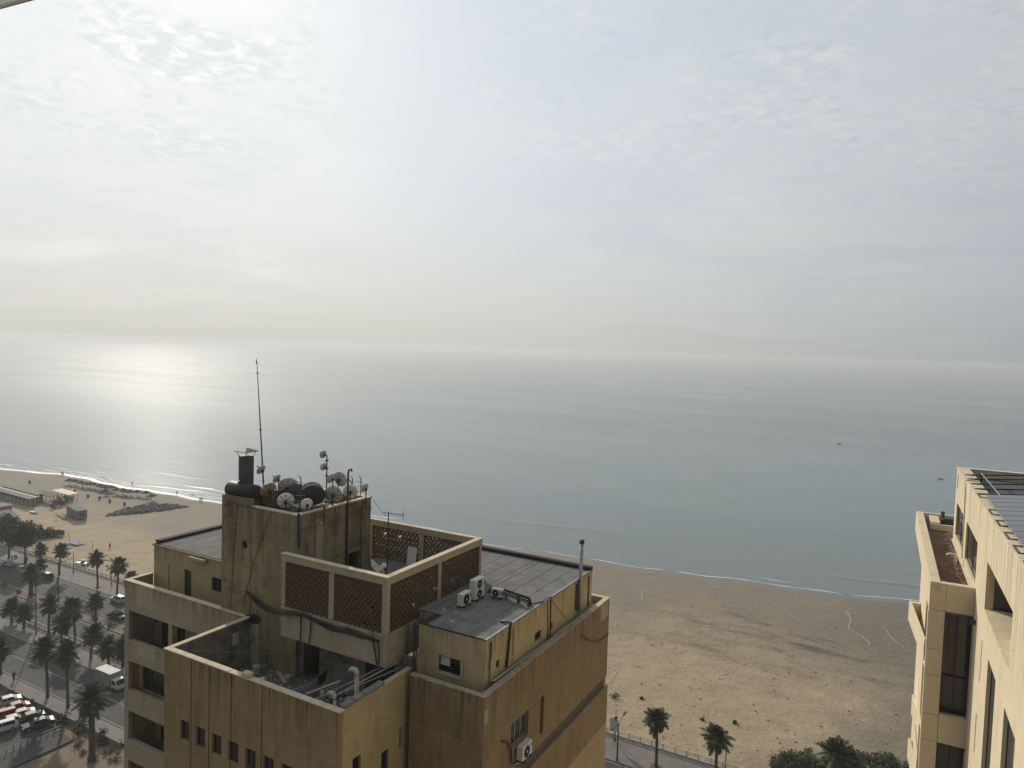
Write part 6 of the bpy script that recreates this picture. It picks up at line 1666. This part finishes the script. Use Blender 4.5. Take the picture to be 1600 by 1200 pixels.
def shed(name, label, cat, q, rz, L, W, h0, h1, roofm, wallm, open_front=False):
    o = thing(name, label, cat, q, rz, None, local=True)
    MB().add([(-L / 2 - .4, -W / 2 - .5, h0), (L / 2 + .4, -W / 2 - .5, h0), (L / 2 + .4, W / 2 + .3, h1), (-L / 2 - .4, W / 2 + .3, h1), (-L / 2 - .4, -W / 2 - .5, h0 + .12), (L / 2 + .4, -W / 2 - .5, h0 + .12), (L / 2 + .4, W / 2 + .3, h1 + .12), (-L / 2 - .4, W / 2 + .3, h1 + .12)],
             [(0, 3, 2, 1), (4, 5, 6, 7), (0, 1, 5, 4), (1, 2, 6, 5), (2, 3, 7, 6), (3, 0, 4, 7)]).build('roof', roofm, o)
    n = max(3, int(L / 3))
    for i in range(n + 1):
        x = -L / 2 + L * i / n
        MB().box(x - .09, x + .09, -W / 2, -W / 2 + .18, 0, h0 + (h1 - h0) * .06).build('post', 'rail_white', o)
        MB().box(x - .09, x + .09, W / 2 - .18, W / 2, 0, h1 - .1).build('post', 'rail_white', o)
    if not open_front:
        MB().box(-L / 2, L / 2, W / 2 - .17, W / 2 - .02, .0, h1 - .35).build('wall', wallm, o)
        MB().box(-L / 2, L / 2, -W / 2 + .02, -W / 2 + .16, .0, h0 * .62).build('wall', wallm, o)
        MB().box(-L / 2 + .02, -L / 2 + .17, -W / 2 + .2, W / 2 - .2, 0, h0 - .1).build('wall', wallm, o)
        MB().box(L / 2 - .17, L / 2 - .02, -W / 2 + .2, W / 2 - .2, 0, h0 - .1).build('wall', wallm, o)
    return o


shed('beach_pavilion', 'long pavilion with pale sheet roof at the beach club, front of two', 'pavilion', onsand(*ZB(110, 415)), R(-2), 34, 2.0, 3.1, 3.3, 'metal_sheet', 'cabin_paint')
shed('beach_pavilion', 'second long pale-roofed pavilion behind the front one at the beach club', 'pavilion', onsand(*ZB(230, 385)), R(-2), 28, 2.0, 3.2, 3.4, 'metal_sheet', 'red_sheet')
shed('beach_shelter', 'low red-roofed shelter squeezed between the two pale pavilions', 'shelter', onsand(*ZB(180, 400)), R(-2), 28, 2.2, 2.7, 2.8, 'red_sheet', 'cabin_paint', True)
shed('beach_shelter', 'open shelter with reddish roof at the seaward end of the beach club', 'shelter', onsand(*ZB(680, 405)), R(-4), 13, 3.0, 3.0, 3.2, 'red_sheet', 'cabin_paint', True)
shed('beach_shelter', 'open shelter with dark green roof between the pavilions and the reddish shelter', 'shelter', onsand(*ZB(480, 420)), R(-4), 13, 3.0, 2.8, 3.0, 'shade_green', 'cabin_paint', True)
shed('store_hut', 'small brown hut with pale flat roof on the club terrace', 'hut', onsand(*ZB(15, 545)), R(0), 6, 4, 2.9, 3.0, 'metal_sheet', 'red_sheet')
shed('store_shed', 'grey lean-to roof beside the shade trees', 'shed', onsand(*ZB(75, 660)), R(-12), 12, 3.4, 3.0, 3.6, 'cabin_paint', 'cabin_paint')
# cabin on stilts with windows and deck
q = onsand(*ZB(800, 585)); cbn = thing('site_cabin', 'grey prefabricated cabin on low stilts with a row of windows', 'cabin', q, R(-14), None, local=True)
mb = wall(MB(), 'y', -1.6, -1.5, -6, 6, .5, 3.3, [(-5, -3.8, 1.5, 2.6), (-3, -1.8, 1.5, 2.6), (-.6, .9, .62, 2.7), (1.8, 3.0, 1.5, 2.6), (3.8, 5.0, 1.5, 2.6)]); mb.box(-6, 6, 1.5, 1.6, .5, 3.3)
wall(mb, 'x', 5.9, 6, -1.5, 1.5, .5, 3.3, [(-.6, .6, 1.5, 2.5)]); mb.box(-6, -5.9, -1.5, 1.5, .5, 3.3); mb.box(-6, 6, -1.6, 1.6, .4, .497)
mb.build('wall', 'cabin_paint', cbn)
MB().box(-6.15, 6.15, -1.75, 1.75, 3.303, 3.42).build('roof', 'cabin_paint', cbn, bevel=.02)
for xa, xb in ((-5, -3.8), (-3, -1.8), (1.8, 3.0), (3.8, 5.0)):
    wo = MB().box(xa, xb, -1.57, -1.53, 2.0, 2.05).box(xa, xa + .05, -1.57, -1.53, 1.5, 2.0).build('window', 'rail_white', cbn); MB().box(xa + .051, xb, -1.56, -1.54, 1.5, 2.6).build('pane', 'glass', wo, off=Vector((0, 0, 0)))
wo = MB().box(5.93, 5.97, -.6, .6, 1.98, 2.02).build('window', 'rail_white', cbn); MB().box(5.94, 5.96, -.6, .6, 1.5, 2.5).build('pane', 'glass', wo, off=Vector((0, 0, 0)))
MB().box(-.6, .9, -1.56, -1.52, .62, 2.7).build('door', 'wood', cbn)
for x in (-5.6, -2, 2, 5.6):
    for y in (-1.3, 1.3): MB().box(x - .1, x + .1, y - .1, y + .1, -.3, .397).build('stilt', 'wood', cbn)
MB().box(-6.5, 2.5, -4.6, -1.75, .3, .42).build('deck', 'wood', cbn)
MB().obox((3.2, -3.2, .2), (1.6, 1.6, .06), Matrix.Rotation(.25, 3, 'Y')).build('ramp', 'metal_sheet', cbn)
# dark pergola with plants next to the cabin, boat on trailer, tarp, loose timber
for k, (u, v) in enumerate(((590, 470), (625, 478), (660, 470), (560, 500), (610, 430), (700, 425), (740, 420))):
    make_shrub('potted bush on the club terrace beside the cabin', 1.6, 2.4, onsand(*ZB(u, v)), 230 + k, 'bushes by the cabin', 240, .24, 'tree_leaf')


def boat(name, label, loc, rz, L, W, hullm, extra=None):
    o = thing(name, label, 'boat', loc, rz, None, local=True); n = 9; mb = MB()
    for i in range(n):
        k = i / (n - 1); x = -L / 2 + L * k; hw = W / 2 * (1 - max(0, (k - .45) / .55) ** 2.2) * (.85 + .15 * min(1, k * 4)); sheer = .62 + .25 * max(0, k - .5)
        mb.v += [(x, -hw, sheer), (x, -hw * .7, .15), (x, 0, .0), (x, hw * .7, .15), (x, hw, sheer), (x, hw * .86, sheer - .02), (x, hw * .6, .28), (x, -hw * .6, .28), (x, -hw * .86, sheer - .02)]
    m_ = 9
    for i in range(n - 1):
        for j in range(m_): a = i * m_ + j; b_ = i * m_ + (j + 1) % m_; mb.f.append((a, b_, b_ + m_, a + m_))
    mb.f.append(tuple(range(m_ - 1, -1, -1))); mb.f.append(tuple((n - 1) * m_ + j for j in range(m_)))
    mb.build('hull', hullm, o, smooth=False)
    for x in (-L * .2, L * .12): MB().box(x - .12, x + .12, -W * .36, W * .36, .42, .47).build('thwart', 'wood', o)
    return o


o = boat('rowing_boat', 'white boat drawn up on the club terrace in front of the cabin', onsand(*ZB(360, 545)), R(-10), 5.5, 1.9, 'car_white')
o = boat('rowing_boat', 'pale boat lying on the sand at the hedge tip', onsand(*ZB(580, 795)), R(12), 6.0, 1.5, 'car_white')
o = boat('fishing_boat', 'small dark fishing boat with a canopy far out on the calm sea', gp(1311, 694, SEA - .1), R(160), 4.6, 1.5, 'soot_metal'); o.scale = (.68, .68, .68)
MB().box(-1.4, .6, -.6, .6, 1.75, 1.82).build('canopy', 'soot_metal', o)
for x in (-1.3, .5):
    for y in (-.5, .5): MB().bar((x, y, .5), (x, y, 1.75), .05).build('post', 'dark_metal', o)
o = boat('fishing_boat', 'open dark dinghy on the sea close to the cream building', gp(1470, 749, SEA - .1), R(175), 4.6, 1.5, 'soot_metal'); o.scale = (.58, .58, .58)
for x in (-1.1, .2, .9): MB().tube([(x, 0, .45), (x, 0, .95), (x, 0, 1.05), (x, 0, 1.25)], [.2, .22, .1, .11], 8).build('cargo', 'cloth_dark', o)
boat('fishing_boat', 'tiny dark boat near the horizon to the right of the tall mast', gp(590, 582, SEA - .15), R(150), 7, 2.2, 'soot_metal')
boat('fishing_boat', 'tiny dark boat just beside the tip of the tall mast', gp(420, 588, SEA - .15), R(150), 7, 2.2, 'soot_metal')
# blue tarpaulin on the sand, orange net fence and posts
q = onsand(*Z2(710, 900)); mb = MB(); n = 10
for j in range(n + 1):
    for i in range(n + 1): mb.v.append((q.x - 2.6 + 5.2 * i / n, q.y - 1.5 + 3 * j / n, q.z + .1 + .5 * vnoise(i * .5 + 3, j * .5 + 1)))
for j in range(n):
    for i in range(n): a = j * (n + 1) + i; mb.f.append((a, a + 1, a + n + 2, a + n + 1))
g = single(mb, 'tarpaulin', 'tarp_blue', 'crumpled pale blue tarpaulin on the sand', 'tarpaulin', (q.x, q.y, q.z), smooth=True); g.modifiers.new('t', 'SOLIDIFY').thickness = .03
nf = thing('net_fence', 'sagging orange plastic net fence strung between posts on the sand', 'fence', onsand(*Z2(620, 940)))
prev = None
for u, v in ((430, 930), (520, 925), (620, 935), (740, 940), (865, 970)):
    p_ = onsand(*Z2(u, v)); MB().tube([p_, p_ + Vector((0, 0, 1.5))], .05, 6).build('post', 'wood', nf)
    if prev is not None:
        for hz in (.5, .8, 1.1): MB().tube(sag(prev + Vector((0, 0, hz)), p_ + Vector((0, 0, hz)), .12, 6), .03, 4).build('strand', 'red_sheet', nf)
    prev = p_
for u, v, hh_, lb in ((865, 970, 3.2, 'tall pole on the sand at the end of the orange net'), (660, 890, 3.6, 'leaning dark pole beside the blue tarpaulin'), (525, 690, 3.0, 'slim pole on the sand before the cabin'), (600, 690, 2.6, 'short slim pole on the sand before the cabin')):
    p_ = onsand(*Z2(u, v)); ln = -1.6 if 'leaning' in lb else .05
    single(MB().tube([p_, p_ + Vector((ln, 0, hh_))], .07, 7), 'pole', 'wood', lb, 'pole', tuple(p_))
# rubble bank
mb = MB(); rg = random.Random(31)
for k in range(900):
    u = rg.random(); cx_ = 1000 + 760 * u; prof = max(0.0, math.sin(math.pi * min(1, u * 1.02))) ** .7
    v = 640 - 95 * u * .9 + rg.uniform(-50, 8) * prof
    q = onsand(*Z2(cx_, v)); s = rg.uniform(.25, .8)
    mb.obox((q.x, q.y, q.z + rg.uniform(0, .9) * prof), (s, s * rg.uniform(.7, 1.5), s * .8), Matrix.Rotation(rg.uniform(0, 6), 3, Vector((rg.random(), rg.random(), rg.random())).normalized()))
tag(mb.build('rubble_bank', 'rubble'), 'long heap of grey rubble stones on the open sand', 'rubble', kind='stuff')
# trodden paths: pale shallow strips of loose sand
mat('loose_sand', (0.34, 0.27, 0.19), var=0.12, vs=1.5, bump=0.3, bs=3)
Z7 = lambda u, v: (900 + u / 2.963, 800 + v / 2.963)
mb = MB()
for trail, wd_ in ((((1250, 450), (1262, 475), (1272, 500), (1264, 520), (1266, 545), (1300, 562), (1330, 580), (1350, 600), (1366, 628)), .45), (((880, 405), (940, 440), (1000, 482), (1050, 512), (1085, 560)), .35), (((1425, 535), (1450, 570), (1480, 600), (1540, 645)), .4), (((312, 355), (305, 390), (300, 425)), .4), (((197, 690), (190, 730), (178, 765), (152, 805)), .4), (((1050, 430), (1120, 445), (1240, 470), (1370, 490)), .35), (((560, 470), (700, 520), (860, 540), (1010, 590)), .3)):
    pts = []
    for (ua, va), (ub, vb) in zip(trail, trail[1:]):
        for k in range(6): pts.append(onsand(*Z7(ua + (ub - ua) * k / 6 + rg.uniform(-3, 3), va + (vb - va) * k / 6)))
    o = len(mb.v)
    for i, q in enumerate(pts):
        d = (pts[min(i + 1, len(pts) - 1)] - pts[max(0, i - 1)]); d.z = 0; n_ = Vector((-d.y, d.x, 0)).normalized() * wd_ * .6 * rg.uniform(.5, 1.2) * min(1, .3 + i * .2, .3 + (len(pts) - 1 - i) * .2)
        for s in (-1, 1): e_ = q + n_ * s; mb.v.append((e_.x, e_.y, sand_z(e_.x, e_.y) + .06))
    for i in range(len(pts) - 1): a = o + 2 * i; mb.f.append((a, a + 2, a + 3, a + 1))
tag(mb.build('sand_path', 'loose_sand'), kind='structure')
# scattered drift and tufts on the sand
mb = MB()
for k in range(300):
    px, py = rg.uniform(930, 1440), rg.uniform(900, 1180); q = onsand(px, py); s = rg.choice((.08, .1, .12, .18, .3)) * rg.uniform(.6, 1.2)
    mb.obox((q.x, q.y, q.z + .05), (s * 1.6, s, .12), Matrix.Rotation(rg.uniform(0, 6), 3, 'Z'))
tag(mb.build('drift_debris', 'rubble'), 'small dark drift debris scattered over the beach', 'debris', kind='stuff')
for k, (px, py, r_) in enumerate(((961, 1090, 1.0), (1148, 1130, .5), (1003, 1092, .4), (1097, 1125, .4), (1262, 1178, .9), (1252, 1182, .7))):
    q = onsand(px, py); make_shrub('dry dark weed tuft alone on the sand', r_, r_ * .8, q, 260 + k, 'weed tufts on the sand', 130, .18)

# ------------------------------------------------------------------ fence of the car park, kerb wall
fc = thing('park_fence', 'low metal fence with posts along the car park side', 'fence', (-116.5, 56, G - .35))
for k in range(13):
    y = 51 + k * 1.0; MB().box(-116.55, -116.45, y - .04, y + .04, G - .35, G + .75).build('post', 'dark_metal', fc)
for hz in (.2, .7): MB().box(-116.53, -116.47, 51, 63, G + hz - .04, G + hz).build('rail', 'dark_metal', fc)
single(MB().box(-200, -104, 65.0, 65.3, G - .35, G + .6), 'retaining_wall', 'concrete', 'grey retaining wall between the lowest road and the car park', 'wall', (-150, 65.15, G - .35))

# ------------------------------------------------------------------ hazy air
hz = MB().box(-25000, 25000, -9500, 25500, G - 9, H + 2.2).build('haze', None)
tag(hz, 'thin pale sea haze filling the air over beach and water', 'haze', kind='stuff')
m = bpy.data.materials.new('haze'); m.use_nodes = True; hz.data.materials.append(m)
nt = m.node_tree; nt.nodes.clear(); om = nt.nodes.new('ShaderNodeOutputMaterial'); pv = nt.nodes.new('ShaderNodeVolumePrincipled')
pv.inputs['Color'].default_value = (0.865, 0.89, 0.90, 1); pv.inputs['Density'].default_value = HAZE if 'HAZE' in globals() else 0.0003; pv.inputs['Anisotropy'].default_value = 0.3
nt.links.new(pv.outputs[0], om.inputs['Volume'])
hz.visible_shadow = True
